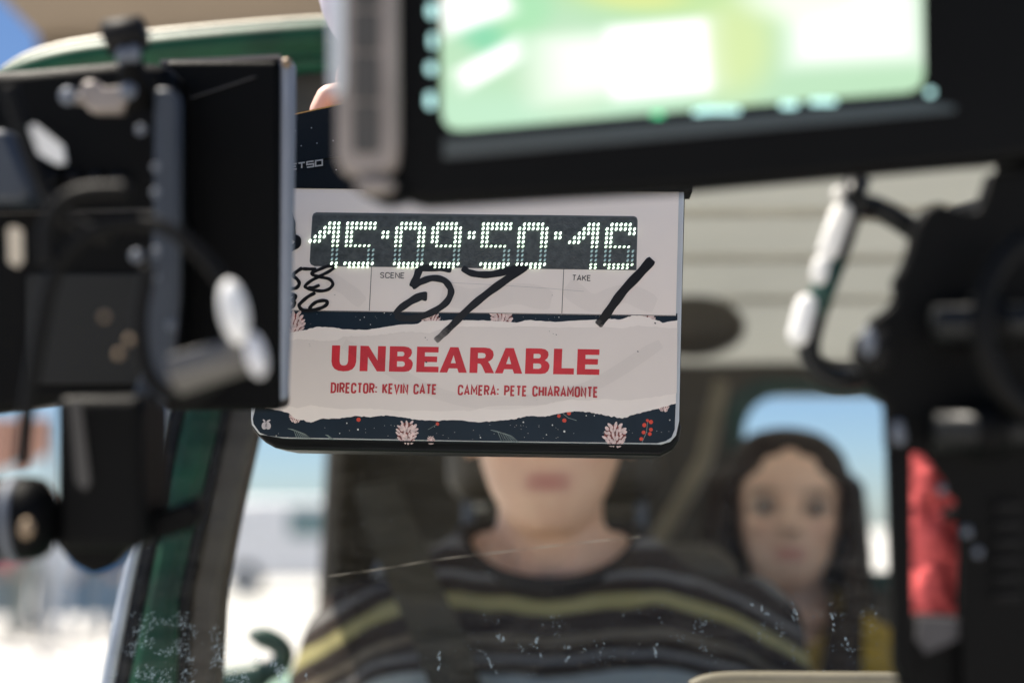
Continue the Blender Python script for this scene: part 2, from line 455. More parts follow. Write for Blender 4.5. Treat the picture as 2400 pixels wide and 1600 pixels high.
mk('sun_visor', prism([P(520, 172, 1.34), P(900, 158, 1.34), P(900, 270, 1.33), P(540, 285, 1.33)], FW * .012), mat('grey_visor', (.045, .045, .055), .7), veh, bevel=.004)
mk('bonnet', prism([(XL - .05, .60, 1.02), (XL - .05, 1.02, 1.16), (XL - .05, 1.02, .7), (XL - .05, .60, .7)], Vector((XR - XL + .1, 0, 0))), M['green'], veh, bevel=.03, segs=4)
# pale window post and belt beside the passenger
mk('door_post', tube([P(1500, 1330, 2.35), P(1560, 1240, 2.4), P(1650, 1080, 2.5), P(1690, 900, 2.6)], .016, 8), M['brown2'], veh)
mk('grab_rail', tube([P(1112, 1050, 2.3), P(1126, 1190, 2.3)], .012, 8), M['bounce2'], veh)
mk('rear_headrest', ellipsoid(P(1625, 765, 2.5), (.092, .05, .055), 24, 14), M['brown'], veh, smooth=True)
# black wheel wells so the body meets the ground
for x in (XL + .12, XR - .12):
    for y in (.80, 2.55):
        w = mk('wheel', tube([(x - .09, y, .33), (x - .085, y, .33), (x + .085, y, .33), (x + .09, y, .33)], [.26, .33, .33, .26], 24), M['rubber'], veh, smooth=True)
        mk('hub_cap', tube([(x - .095, y, .33), (x + .095, y, .33)], .14, 20), M['palegrey'], w)
mk('chassis', box(((XL + XR) / 2, 1.7, .40), (XR - XL - .45, 2.4, .10)), M['blackmet'], veh)

# ------------------------------------------------------------------ people
def vcol_mat(name, rough=.5, sss=True):
    m = bpy.data.materials.new(name); m.use_nodes = True
    nt = m.node_tree; b = nt.nodes['Principled BSDF']
    a = nt.nodes.new('ShaderNodeVertexColor'); a.layer_name = 'tone'
    nz = nt.nodes.new('ShaderNodeTexNoise'); nz.inputs['Scale'].default_value = 60
    mixn = nt.nodes.new('ShaderNodeMixRGB'); mixn.blend_type = 'OVERLAY'; mixn.inputs[0].default_value = .12
    nt.links.new(a.outputs[0], mixn.inputs[1]); nt.links.new(nz.outputs['Fac'], mixn.inputs[2])
    nt.links.new(mixn.outputs[0], b.inputs['Base Color'])
    b.inputs['Roughness'].default_value = rough
    if False:
        b.inputs['Subsurface Weight'].default_value = .15
        b.inputs['Subsurface Radius'].default_value = (.012, .004, .002)
    return m
SKIN = vcol_mat('skin')

HEAD = [(0.0, .026, .028, -.058), (.015, .040, .042, -.050), (.04, .054, .066, -.032), (.07, .064, .084, -.014), (.10, .070, .094, -.002),
        (.13, .074, .098, .003), (.16, .074, .097, .005), (.19, .066, .086, .008), (.21, .052, .068, .010), (.224, .033, .044, .010), (.231, .010, .014, .010)]
def ellring(c, rx, ry, n=28, p=2.0):
    out = []
    for k in range(n):
        a = 2 * math.pi * k / n; ca, sa = math.cos(a), math.sin(a)
        out.append((c[0] + rx * math.copysign(abs(ca) ** (2 / p), ca), c[1] + ry * math.copysign(abs(sa) ** (2 / p), sa), c[2]))
    return out
def head_parts(wide=1.0):
    rings = [ellring((0, cy, z), rx * wide, ry) for z, rx, ry, cy in HEAD]
    out = [loft(rings)]
    out.append(capsule((0, -.094, .125), (0, -.106, .092), .0085, .0125))            # nose
    out.append(ellipsoid((-.011, -.098, .088), (.009, .011, .008)))
    out.append(ellipsoid((.011, -.098, .088), (.009, .011, .008)))
    out.append(ellipsoid((0, -.083, .049), (.024, .014, .0085)))                       # lips
    out.append(ellipsoid((0, -.073, .013), (.018, .018, .014)))                        # chin
    for s in (-1, 1):
        out.append(ellipsoid((s * .076 * wide, .012, .105), (.009, .018, .030)))
        out.append(ellipsoid((s * .040 * wide, -.066, .088), (.018, .018, .016)))      # cheek
    return comb(*out)
def torso_rings(w=1.0, grow=0.0):
    dz = .030
    data = [(-.62, .165, .115, .03), (-.50, .155, .105, .03), (-.37, .165, .112, .02), (-.27, .178, .118, .015), (-.185, .190, .112, .02),
            (-.130, .186, .096, .025), (-.092, .156, .080, .03), (-.060, .112, .068, .03), (-.030, .078, .062, .028)]
    return [ellring((0, cy, z + dz), rx * w + grow, ry + grow, p=2.5) for z, rx, ry, cy in data]
def arm(s, w, grow=0.0, sleeve=False):
    sh, el, wr = (s * .180 * w, .03, -.122), (s * .262 * w, -.03, -.43), (s * .13, -.26, -.49)
    out = [chain([sh, el, wr], [.058 + grow, .045 + grow, .031 + grow])]
    if not sleeve:
        palm = Vector(wr) + Vector((-s * .025, -.055, .0))
        out.append(chain([wr, palm], [.028, .034]))
        for k in range(4):
            b = palm + Vector(((k - 1.5) * .021, -.025, .004)); l = (.042, .050, .047, .036)[k]
            out.append(chain([b, b + Vector((-s * .006, -l * .75, -.006)), b + Vector((-s * .012, -l * 1.15, -.032))], [.0095, .0088, .0075], 8))
        b = palm + Vector((s * -.034, -.002, .006))
        out.append(chain([b, b + Vector((-s * .024, -.022, 0)), b + Vector((-s * .030, -.048, -.010))], [.011, .010, .008], 8))
    return comb(*out)
def sculpt(me, tone, lip, wide=1.0):
    lay = me.color_attributes.new('tone', 'FLOAT_COLOR', 'POINT')
    for v in me.vertices:
        x, y, z = v.co
        c = list(tone)
        if z > -.02 and y < 0:
            for s in (-1, 1):
                g1 = math.exp(-(((x - s * .033 * wide) / .017) ** 2 + ((z - .116) / .012) ** 2))
                v.co.y += .013 * g1
                k = .85 * math.exp(-(((x - s * .034 * wide) / .022) ** 2 + ((z - .118) / .012) ** 2))      # lashes and lids
                k = max(k, .85 * math.exp(-(((x - s * .035 * wide) / .024) ** 2 + ((z - .139) / .0055) ** 2)))  # brow
                c = [a * (1 - k) + b * k for a, b in zip(c, (.035, .020, .014))]
            k = .85 * math.exp(-((x / .023) ** 4 + ((z - .049) / .010) ** 4))
            c = [a * (1 - k) + b * k for a, b in zip(c, lip)]
            k = .30 * math.exp(-(((abs(x) - .042) / .02) ** 2 + ((z - .085) / .02) ** 2))
            c = [a * (1 - k) + b * k for a, b in zip(c, (tone[0], tone[1] * .75, tone[2] * .75))]
            v.co.y += .004 * math.exp(-((x / .02) ** 2 + ((z - .049) / .0018) ** 2))
        k = .5 + .5 * noise.noise(v.co * 22)
        c = [c[0] * (.90 + .16 * k), c[1] * (.84 + .22 * k), c[2] * (.82 + .24 * k)]
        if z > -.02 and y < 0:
            k = .35 * math.exp(-((x / .05) ** 2 + ((z - .012) / .012) ** 2 + ((y + .02) / .05) ** 2))  # shade under the chin painted into the skin tone
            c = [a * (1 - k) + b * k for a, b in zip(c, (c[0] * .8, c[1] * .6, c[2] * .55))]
        lay.data[v.index].color = (*c, 1)
def person(loc, rz, label, tone, lip, wide=1.0, w=1.0, tilt=0, scl=1.0, group=None):
    t = thing('person', loc, label, 'person', group)
    BASE[t.name] = Vector((0, 0, 0))
    t.rotation_euler = (0, tilt, rz)
    t.scale = (scl,) * 3
    body = comb(head_parts(wide), tube([(0, .028, -.10), (0, .022, -.04), (0, .012, .02), (0, .010, .07)], [.074, .060, .056, .052], 20),
                *[chain([(s * .042, -.004, .03), (s * .018, -.040, -.062)], [.014, .011]) for s in (-1, 1)], *[chain([(s * .016, -.046, -.058), (s * .065, -.036, -.046), (s * .09, -.010, -.050)], [.011, .010, .008]) for s in (-1, 1)], loft(torso_rings(w, -.008)), arm(-1, w), arm(1, w),
                *[chain([(s * .09, .03, -.66), (s * .13, -.40, -.62), (s * .12, -.42, -1.0)], [.085, .058, .045]) for s in (-1, 1)])
    me = fuse(body, .0055, 5)
    sculpt(me, tone, lip, wide)
    b = mk('body', me, SKIN, t)
    for s in (-1, 1):
        e = mk('eye', ellipsoid((s * .033 * wide, -.0795, .116), (.0125, .0115, .0115)), mat('eye_white', (.62, .58, .55), .2), b, smooth=True)
        mk('iris', ellipsoid((s * .033 * wide, -.088, .116), (.0085, .0052, .0085)), mat('iris_brown', (.03, .017, .01), .15), e, smooth=True)
    return t

def garment(t, name, w, mt, grow, neck, sleeves=True):
    parts = [loft(torso_rings(w, grow))]
    if sleeves: parts += [arm(-1, w, grow * .9, True), arm(1, w, grow * .9, True)]
    me = fuse(comb(*parts), .0075, 6)
    bm = bmesh.new(); bm.from_mesh(me)
    nx, nz, zc = neck
    for v in bm.verts:
        q = Vector((v.co.x * 9, v.co.y * 9, v.co.z * 26 + v.co.x * 18))
        v.co += v.normal * (.0075 * noise.noise(q) + .003 * noise.noise(q * 2.7)) if v.co.z < zc - .06 else Vector((0, 0, 0))
    dead = [v for v in bm.verts if (v.co.x / nx) ** 2 + ((v.co.z - zc) / nz) ** 2 < 1 or v.co.z > zc + .02]
    bmesh.ops.delete(bm, geom=dead, context='VERTS')
    bm.to_mesh(me); bm.free()
    o = mk(name, me, mt, t, smooth=True)
    so = o.modifiers.new('thick', 'SOLIDIFY'); so.thickness = .004; so.offset = -1
    return o

# striped jumper
def stripe_mat():
    m = bpy.data.materials.new('striped_knit'); m.use_nodes = True
    nt = m.node_tree; b = nt.nodes['Principled BSDF']; b.inputs['Roughness'].default_value = .9; b.inputs['Specular IOR Level'].default_value = .2
    L = nt.links.new
    tc = nt.nodes.new('ShaderNodeTexCoord'); sx = nt.nodes.new('ShaderNodeSeparateXYZ'); L(tc.outputs['Object'], sx.inputs[0])
    def mth(op, a, c=None):
        n = nt.nodes.new('ShaderNodeMath'); n.operation = op
        for i, q in enumerate((a, c)):
            if q is None: continue
            if isinstance(q, (int, float)): n.inputs[i].default_value = q
            else: L(q, n.inputs[i])
        return n.outputs[0]
    ax = mth('ABSOLUTE', sx.outputs[0])
    drop = mth('MULTIPLY', mth('POWER', mth('MAXIMUM', mth('SUBTRACT', ax, .10), 0.0), 1.6), 1.25)
    bumpc = mth('MULTIPLY', mth('POWER', mth('MINIMUM', ax, .12), 1.0), -.10)
    nz = nt.nodes.new('ShaderNodeTexNoise'); nz.inputs['Scale'].default_value = 9; L(tc.outputs['Object'], nz.inputs['Vector'])
    wob = mth('MULTIPLY', mth('SUBTRACT', nz.outputs['Fac'], .5), .026)
    tt = mth('ADD', mth('ADD', mth('ADD', sx.outputs[2], drop), bumpc), wob)
    k = mth('DIVIDE', mth('SUBTRACT', -.012, tt), .20)      # 0 at the collar, 1 at the belly
    rp = nt.nodes.new('ShaderNodeValToRGB'); L(k, rp.inputs[0])
    cr = rp.color_ramp
    dark, yel, brn, blu, gry = (.034, .023, .019, 1), (.42, .37, .17, 1), (.19, .155, .115, 1), (.46, .49, .46, 1), (.22, .21, .205, 1)
    stops = [(0, dark), (.03, gry), (.06, gry), (.08, dark), (.17, dark), (.185, gry), (.205, gry), (.22, dark), (.28, dark), (.30, yel), (.35, yel), (.37, dark), (.455, dark), (.47, brn), (.495, brn), (.51, dark), (.545, dark), (.56, gry), (.575, gry), (.59, dark), (.63, dark), (.65, blu), (.74, blu), (.76, dark), (.86, dark), (.88, yel), (.93, yel), (.95, dark)]
    while len(cr.elements) < len(stops): cr.elements.new(.5)
    for e, (p, c) in zip(cr.elements, stops): e.position = p; e.color = c
    wv = nt.nodes.new('ShaderNodeTexWave'); wv.inputs['Scale'].default_value = 90; wv.inputs['Distortion'].default_value = 2
    L(tc.outputs['Object'], wv.inputs['Vector'])
    mxn = nt.nodes.new('ShaderNodeMixRGB'); mxn.blend_type = 'MULTIPLY'; mxn.inputs[0].default_value = .3
    L(rp.outputs[0], mxn.inputs[1]); L(wv.outputs['Color'], mxn.inputs[2]); L(mxn.outputs[0], b.inputs['Base Color'])
    bp = nt.nodes.new('ShaderNodeBump'); bp.inputs['Strength'].default_value = .5; bp.inputs['Distance'].default_value = .003
    L(wv.outputs['Fac'], bp.inputs['Height']); L(bp.outputs[0], b.inputs['Normal'])
    return m
chin = P(1292, 1246, 1.56)
driver = person(chin + Vector((0, .05, 0)), R(-3), 'person in dark striped jumper behind the wheel, face half hidden by the slate', (.76, .49, .34), (.46, .17, .14), 1.12, 1.07, 0, 1.08)
SWM = stripe_mat()
garment(driver, 'jumper', 1.07, SWM, .020, (.088, .060, .010))
collar = [(.094 * math.cos(a), .03 - .098 * math.sin(a) , -.002 - .052 * math.sin(a) * (1 if math.sin(a) > 0 else .1)) for a in [2 * math.pi * k / 40 for k in range(41)]]
mk('collar', tube(collar, .010, 10), mat('dark_rib_knit', (.017, .014, .014), .9), driver, smooth=True)
hairm = mat('brown_hair', (.05, .030, .018), .5, var=.4, scale=80, bump=.8, bscale=120, spec=.2)
hairk = mat('dark_hair', (.026, .015, .009), .5, var=.5, scale=60, bump=.8, bscale=120, spec=.25)
def cap(wide=1.0, more=0.0):
    rings = [ellring((0, cy + .016, z + .006 + more), rx * wide + .009 + more, ry + .004 + more) for z, rx, ry, cy in HEAD if z >= .09]
    rings.append(ellring((0, .012, .242), .006, .008))
    return loft(rings)
def hair_cap(wide):
    me = fuse(cap(wide), .006, 3)
    bm = bmesh.new(); bm.from_mesh(me)
    dead = [v for v in bm.verts if v.co.y < -.03 and v.co.z < .165 - .3 * (v.co.y + .06) * 0 and abs(v.co.x) < .066 or v.co.z < .10]
    bmesh.ops.delete(bm, geom=dead, context='VERTS'); bm.to_mesh(me); bm.free()
    return me
mk('hair', hair_cap(1.12), hairm, driver, smooth=True)
# seat belt over the driver
bp_ = [P(880, 1130, 1.62), P(905, 1210, 1.545), P(945, 1300, 1.500), P(985, 1400, 1.485), P(1030, 1500, 1.470), P(1080, 1640, 1.450)]
bp_ = catmull(bp_, 6)
V, F = [], []
for i, p in enumerate(bp_):
    sdv = Vector((.99, .10, .16)).normalized() * .026
    V += [p - sdv, p + sdv, p + sdv + FW * .002, p - sdv + FW * .002]
    if i:
        a = 4 * (i - 1); c = 4 * i
        F += [(a + k, a + (k + 1) % 4, c + (k + 1) % 4, c + k) for k in range(4)]
mk('seat_belt', (V, F), M['olive'], veh)

chin2 = P(1858, 1374, 2.12)
woman = person(chin2 + Vector((0, .05, 0)), R(-8), 'woman with long dark hair and yellow top in the back seat', (.84, .57, .42), (.50, .16, .13), 1.14, .92, R(2))
garment(woman, 'yellow_top', .92, mat('yellow_knit', (.46, .30, .03), .85, bump=.3, bscale=400), .012, (.066, .075, -.010))
hp_ = [cap(1.14, .004)]
for s in (-1, 1):
    for k in range(5):
        x0 = s * (.056 + .006 * k); yb = -.035 + .022 * k
        wv_ = .006 * math.sin(k * 2.1)
        hp_.append(chain([(s * .030, yb * .6, .205), (x0 + s * .022, yb, .15), (x0 + s * .030, yb + .005, .06), (x0 + s * (.030 + wv_), yb + .012, -.05), (x0 + s * (.024 + wv_ * 2), yb - .015, -.17), (x0 + s * .012, yb - .055, -.30)],
                         [.018, .021, .023, .024, .024, .014], 10))
hp_.append(chain([(.080, -.020, .10), (.088, -.050, .01), (.078, -.100, -.08), (.072, -.128, -.17), (.070, -.135, -.30)], [.020, .024, .028, .028, .022], 12))
hp_.append(chain([(.060, -.105, -.06), (.048, -.132, -.16), (.052, -.14, -.28)], [.010, .014, .010], 10))
for k in range(4):
    hp_.append(chain([(-.045 + .03 * k, .09, .12), (-.05 + .033 * k, .10, -.02), (-.05 + .033 * k, .10, -.22)], [.03, .03, .02], 10))
hme = fuse(comb(*hp_), .006, 3)
bm = bmesh.new(); bm.from_mesh(hme)
dead = [v for v in bm.verts if v.co.y < -.030 and abs(v.co.x) < .080 and -.03 < v.co.z < .204 - 4 * v.co.x ** 2 - .58 * abs(v.co.x)]
bmesh.ops.delete(bm, geom=dead, context='VERTS'); bm.to_mesh(hme); bm.free()
mk('hair', hme, hairk, woman, smooth=True)
rs_ = random.Random(11)
for k in range(16):
    s = rs_.choice((-1, 1)); x0 = s * rs_.uniform(.030, .078); w_ = rs_.uniform(-.012, .014)
    mk('loose_strand', tube(catmull([(x0 * .6, -.03 + rs_.uniform(-.02, .02), .222), (x0 + s * .020, -.05, .15), (x0 + s * (.026 + w_), -.055, .05), (x0 + s * (.020 + w_), -.07, -.06), (x0 + s * .02, -.10, -.17 + w_ * 3)], 5), .0011, 5), hairk, woman, smooth=True)
for s in (-1, 1):
    mk('earring', ellipsoid((s * .083, .004, .062), (.005, .005, .011)), M['silver'], woman, smooth=True)

# ------------------------------------------------------------------ the slate
ya, ro = R(2.2), R(1.5)
SO = P(1100, 740, .90)
u0, v0 = Vector((math.cos(ya), -math.sin(ya), 0)), Vector((0, 0, 1))
su = u0 * math.cos(ro) - v0 * math.sin(ro)
sv = v0 * math.cos(ro) + u0 * math.sin(ro)
sn = su.cross(sv)
slate = thing('film_slate', SO, 'white film slate with lit timecode display and red UNBEARABLE lettering', 'film slate')
SM = Matrix((su, sv, sn)).transposed().to_4x4(); SM.translation = SO
slate.matrix_world = SM
BASE[slate.name] = Vector((0, 0, 0))
def S(px, py, z=0.0):
    d = FW + RT * ((px - 1200) / FPX) + UP * ((800 - py) / FPX)
    o = SO + sn * z
    p = CAM + d * ((o - CAM).dot(sn) / d.dot(sn))
    q = p - o
    return Vector((q.dot(su), q.dot(sv), z))
def Z4(X, Y): return (580 + X / 2.219, 400 + Y / 2.219)
MM = .001
def flat(polys, z):
    """filled polygons (each a list of loops in photo pixels) at height z"""
    V, F = [], []
    for loops in polys:
        l3 = [[S(x, y, 0) for x, y in lp] for lp in loops]
        n = len(V)
        for lp in l3: V += [Vector((p.x, p.y, z)) for p in lp]
        F += [tuple(n + i for i in t) for t in tessellate_polygon(l3)]
    me = bpy.data.meshes.new('print')
    me.from_pydata(V, [], F)
    bm = bmesh.new(); bm.from_mesh(me)
    bm.normal_update()
    for f in bm.faces:
        if f.normal.z < 0: f.normal_flip()
    bm.to_mesh(me); bm.free()
    return me
def ribbon(strokes, z, dz=.00002, fade=None):
    """strokes: list of (points, widths) in photo pixels"""
    V, F, A = [], [], []
    for si, (pts, wd) in enumerate(strokes):
        pts = [Vector((p[0], p[1])) for p in pts]
        n = len(pts)
        if not isinstance(wd, (list, tuple)): wd = [wd] * n
        b = len(V)
        for i, p in enumerate(pts):
            d1 = (pts[i] - pts[i - 1]).normalized() if i else (pts[1] - pts[0]).normalized()
            d2 = (pts[i + 1] - pts[i]).normalized() if i < n - 1 else d1
            closed = (pts[0] - pts[-1]).length < .01 and n > 3
            if closed and i in (0, n - 1): d1 = (pts[-1] - pts[-2]).normalized(); d2 = (pts[1] - pts[0]).normalized()
            nn = Vector((-(d1 + d2).y, (d1 + d2).x))
            if nn.length < 1e-6: nn = Vector((-d1.y, d1.x))
            nn.normalize()
            k = max(.45, nn.dot(Vector((-d1.y, d1.x))))
            off = nn * (wd[i] / 2 / k)
            for q in (p - off, p + off):
                s = S(q.x, q.y); V.append(Vector((s.x, s.y, z + si * dz)))
                A.append(fade(si, i / max(1, n - 1)) if fade else 1.0)
            if i: F.append((b + 2 * i - 2, b + 2 * i - 1, b + 2 * i + 1, b + 2 * i))
    me = bpy.data.meshes.new('stroke')
    me.from_pydata(V, [], F)
    at = me.color_attributes.new('ink', 'FLOAT_COLOR', 'POINT')
    for i, a in enumerate(A): at.data[i].color = (a, a, a, 1)
    bm = bmesh.new(); bm.from_mesh(me); bm.normal_update()
    for f in bm.faces:
        if f.normal.z < 0: f.normal_flip()
    bm.to_mesh(me); bm.free()
    return me
def smk(name, me, m, parent=slate, label=None, smooth=False):
    o = bpy.data.objects.new(name, me); link(o, parent); BASE[o.name] = Vector((0, 0, 0))
    me.materials.append(m)
    if smooth:
        for p in me.polygons: p.use_smooth = True
    if label: o['label'] = label
    return o
def sprism(pts, z0, z1):
    a = [S(x, y) for x, y in pts]
    return mesh_from(prism([Vector((p.x, p.y, z0)) for p in a], Vector((0, 0, z1 - z0))), 'slab')

SLW = mat('slate_white', (.87, .785, .715), .30, var=.015, scale=8, spec=.4)
LIP = mat('torn_paper_white', (.89, .81, .74), .42, var=.02, scale=40)
PANEL = mat('paper_print', (.79, .715, .655), .42, var=.03, scale=9)
NAVY = mat('navy_print', (.010, .021, .034), .4, var=.2, scale=30, spec=.25)
BLK = mat('slate_black', (.006, .007, .0075), .4, bump=.1, spec=.2)
RED = mat('red_print', (.62, .028, .042), .4, var=.14, scale=60)
RED2 = mat('dark_red_print', (.50, .03, .04), .4, var=.14, scale=60)
INK = mat('ink_grey', (.03, .03, .035), .4)
body_out = [Z4(X, Y) for X, Y in ((40, 60), (2278, 82), (2262, 700), (2250, 1330), (2236, 1400), (2205, 1440), (2150, 1466), (1200, 1456), (200, 1438), (140, 1428), (90, 1400), (50, 1366), (20, 1330), (12, 1290))]
smk('backing', sprism(body_out, -.022, -.0035), BLK)
base_out = [Z4(X, Y) for X, Y in ((8, 1270), (2262, 1310), (2248, 1400), (2215, 1448), (2150, 1482), (1200, 1468), (200, 1450), (135, 1438), (85, 1410), (45, 1374), (16, 1335))]
b_ = smk('base_housing', sprism(base_out, -.045, -.0035), BLK)
bm_ = b_.modifiers.new('b', 'BEVEL'); bm_.width = .0025; bm_.segments = 3; bm_.limit_method = 'ANGLE'
face_out = [Z4(X, Y) for X, Y in ((36, 60), (2272, 90), (2258, 700), (2246, 1300), (2230, 1375), (2200, 1408), (2150, 1424), (1200, 1410), (200, 1392), (110, 1386), (60, 1370), (22, 1320), (18, 1290))]
acr = bpy.data.materials.new('clear_acrylic'); acr.use_nodes = True
pb = acr.node_tree.nodes['Principled BSDF']; pb.inputs['Base Color'].default_value = (.80, .84, .88, 1); pb.inputs['Roughness'].default_value = .12; pb.inputs['IOR'].default_value = 1.49; pb.inputs['Transmission Weight'].default_value = .35
fb = smk('acrylic_face', sprism(face_out, -.0035, 0), acr)
fbm = fb.modifiers.new('b', 'BEVEL'); fbm.width = .0008; fbm.segments = 2; fbm.limit_method = 'ANGLE'
def poly4(pts): return [Z4(X, Y) for X, Y in pts]
def rough(pts, amp=2.2, n=7, seed=0):
    """tear an edge: subdivide and jitter"""
    out = []
    for i in range(len(pts) - 1):
        (x0, y0), (x1, y1) = pts[i], pts[i + 1]
        for k in range(n):
            t = k / n; x = x0 + (x1 - x0) * t; y = y0 + (y1 - y0) * t
            out.append((x, y + amp * noise.noise(Vector((x * .06, seed, 0))) * 2 + amp * .6 * noise.noise(Vector((x * .2, seed + 4, 0)))))
    out.append(pts[-1])
    return out
e_up = rough([(60, 850), (200, 845), (300, 828), (360, 812), (450, 815), (500, 825), (620, 828), (700, 815), (800, 800), (880, 798), (910, 782), (1000, 780), (1080, 775), (1150, 778), (1300, 782), (1400, 790), (1450, 778), (1600, 787), (1700, 780), (1800, 775), (1880, 770), (1940, 775), (2000, 752), (2060, 756), (2120, 775), (2160, 790), (2236, 778)], 2.6, 6, 1)
e_ui = rough([(60, 895), (200, 890), (260, 875), (330, 880), (400, 886), (470, 882), (500, 862), (580, 862), (650, 858), (720, 850), (790, 840), (860, 838), (950, 845), (1000, 825), (1080, 810), (1200, 812), (1350, 815), (1420, 808), (1600, 815), (1750, 815), (1850, 812), (1950, 820), (2030, 805), (2100, 812), (2236, 818)], 2.6, 6, 2)
e_li = rough([(60, 1205), (190, 1215), (260, 1235), (330, 1218), (400, 1230), (500, 1240), (580, 1235), (700, 1240), (800, 1250), (900, 1245), (1000, 1250), (1100, 1245), (1160, 1250), (1250, 1225), (1350, 1220), (1450, 1222), (1550, 1215), (1600, 1200), (1680, 1190), (1760, 1195), (1860, 1185), (1940, 1195), (2100, 1180), (2232, 1155)], 2.6, 6, 3)
e_lo = rough([(60, 1225), (180, 1250), (215, 1260), (250, 1290), (300, 1300), (330, 1310), (380, 1290), (480, 1288), (560, 1275), (640, 1280), (720, 1272), (800, 1280), (880, 1295), (980, 1300), (1080, 1295), (1200, 1308), (1300, 1300), (1400, 1290), (1450, 1275), (1550, 1278), (1620, 1262), (1700, 1250), (1780, 1255), (1850, 1270), (1950, 1288), (2000, 1270), (2060, 1255), (2140, 1235), (2228, 1210)], 3.2, 7, 4)
smk('white_print', flat([[poly4([(50, 70), (2244, 104), (2228, 756), (1200, 742), (200, 728), (30, 725)])]], .00030), SLW)
smk('navy_band', flat([[poly4([(40, 715), (2236, 742), (2236, 860), (40, 900)])]], .00010), NAVY)
smk('navy_band', flat([[poly4([(50, 1200), (2228, 1190), (2222, 1345), (2206, 1385), (2175, 1405), (2130, 1416), (1200, 1404), (200, 1386), (110, 1378), (66, 1362), (32, 1316), (28, 1290)])]], .00012), NAVY)
smk('torn_paper', flat([[poly4(e_up + e_lo[::-1])]], .00030), LIP)
smk('paper_panel', flat([[poly4(e_ui + e_li[::-1])]], .00036), PANEL)
smk('bottom_bevel', flat([[poly4([(70, 1372), (200, 1394), (1200, 1410), (2150, 1424), (2150, 1434), (1200, 1420), (200, 1404), (90, 1394)])]], .0004), BLK)
# rulings and small captions
smk('ruled_line', ribbon([([Z4(646, 500), Z4(634, 728)], 1.3), ([Z4(1645, 512), Z4(1635, 742)], 1.3), ([Z4(200, 726), Z4(1200, 740), Z4(2232, 754)], 1.2)], .00042), INK)
smk('hairline_scratch', ribbon([([Z4(1000, 580), Z4(1300, 595), Z4(1560, 612), Z4(1750, 628)], .7)], .00042), mat('scratch_grey', (.5, .48, .47), .4))
# ---- stroke letters
G = {'D': [[(0, 0), (0, 1), (.5, 1), (.85, .93), (1, .75), (1, .25), (.85, .07), (.5, 0), (0, 0)]], 'I': [[(.5, 0), (.5, 1)]],
     'R': [[(0, 0), (0, 1), (.6, 1), (.92, .92), (1, .76), (.92, .58), (.6, .5), (0, .5)], [(.5, .5), (1, 0)]],
     'E': [[(1, 1), (0, 1), (0, 0), (1, 0)], [(0, .52), (.85, .52)]], 'T': [[(0, 1), (1, 1)], [(.5, 1), (.5, 0)]],
     'C': [[(1, .72), (.97, .88), (.8, .98), (.5, 1), (.2, .98), (.03, .86), (0, .7), (0, .3), (.03, .14), (.2, .02), (.5, 0), (.8, .02), (.97, .12), (1, .28)]],
     'O': [[(.5, 1), (.2, .98), (.03, .86), (0, .7), (0, .3), (.03, .14), (.2, .02), (.5, 0), (.8, .02), (.97, .14), (1, .3), (1, .7), (.97, .86), (.8, .98), (.5, 1)]],
     'K': [[(0, 0), (0, 1)], [(1, 1), (0, .36)], [(.33, .58), (1, 0)]], 'V': [[(0, 1), (.5, 0), (1, 1)]], 'N': [[(0, 0), (0, 1), (1, 0), (1, 1)]],
     'A': [[(0, 0), (.5, 1), (1, 0)], [(.17, .27), (.83, .27)]], 'M': [[(0, 0), (0, 1), (.5, .32), (1, 1), (1, 0)]],
     'P': [[(0, 0), (0, 1), (.6, 1), (.92, .92), (1, .73), (.92, .55), (.6, .46), (0, .46)]], 'H': [[(0, 0), (0, 1)], [(1, 0), (1, 1)], [(0, .5), (1, .5)]],
     'S': [[(.95, .82), (.75, .97), (.45, 1), (.15, .93), (.03, .76), (.15, .6), (.5, .5), (.85, .4), (.97, .24), (.85, .07), (.5, 0), (.2, .03), (0, .17)]],
     'B': [[(0, 0), (0, 1), (.6, 1), (.9, .9), (.9, .62), (.6, .52), (0, .52)], [(.6, .52), (1, .42), (1, .1), (.7, 0), (0, 0)]],
     ':': [[(.5, .05), (.5, .2)], [(.5, .55), (.5, .70)]]}
WID = {'I': 0.02, ':': .04, 'M': 1.35, 'A': 1.12, 'V': 1.08, ' ': .55, 'T': .95, 'E': .85}
def text(s, quad, weight, gap=.62, square=False):
    """letters fitted into quad = TL,TR,BR,BL (photo pixels)"""
    TL, TR, BR, BL = [Vector(q) for q in quad]
    tot = sum(WID.get(c, 1) for c in s) + gap * (len(s) - 1)
    out = []; x = 0
    for c in s:
        w = WID.get(c, 1)
        for st in G.get(c, []):
            if square and c in 'OS':
                st = {'O': [(0, 0), (0, 1), (1, 1), (1, 0), (0, 0)], 'S': [(1, 1), (0, 1), (0, .5), (1, .5), (1, 0), (0, 0)]}[c]
            pts = []
            for a, b in st:
                t = (x + a * w) / tot
                top = TL.lerp(TR, t); bot = BL.lerp(BR, t)
                pts.append(tuple(bot.lerp(top, b)))
            out.append((pts, weight))
        x += w + gap
    return out
smk('credit_lettering', ribbon(text('DIRECTOR: KEVIN CATE', ((778, 898), (1022.5, 902.3), (1021.5, 922.6), (777, 919)), 4.3, .66), .00044, .00001), RED2)
smk('credit_lettering', ribbon(text('CAMERA: PETE CHIARAMONTE', ((1075.5, 903.5), (1400, 908.5), (1399.5, 929.8), (1074.5, 924)), 4.3, .66), .00044, .00001), RED2)
smk('caption_lettering', ribbon(text('SCENE', ((892, 639), (947.5, 640), (947, 652), (891.5, 651)), 1.9, .42), .00044, .00001), INK)
smk('caption_lettering', ribbon(text('TAKE', ((1342.5, 645), (1384, 646), (1383.5, 658), (1341.5, 657)), 1.9, .42), .00044, .00001), INK)
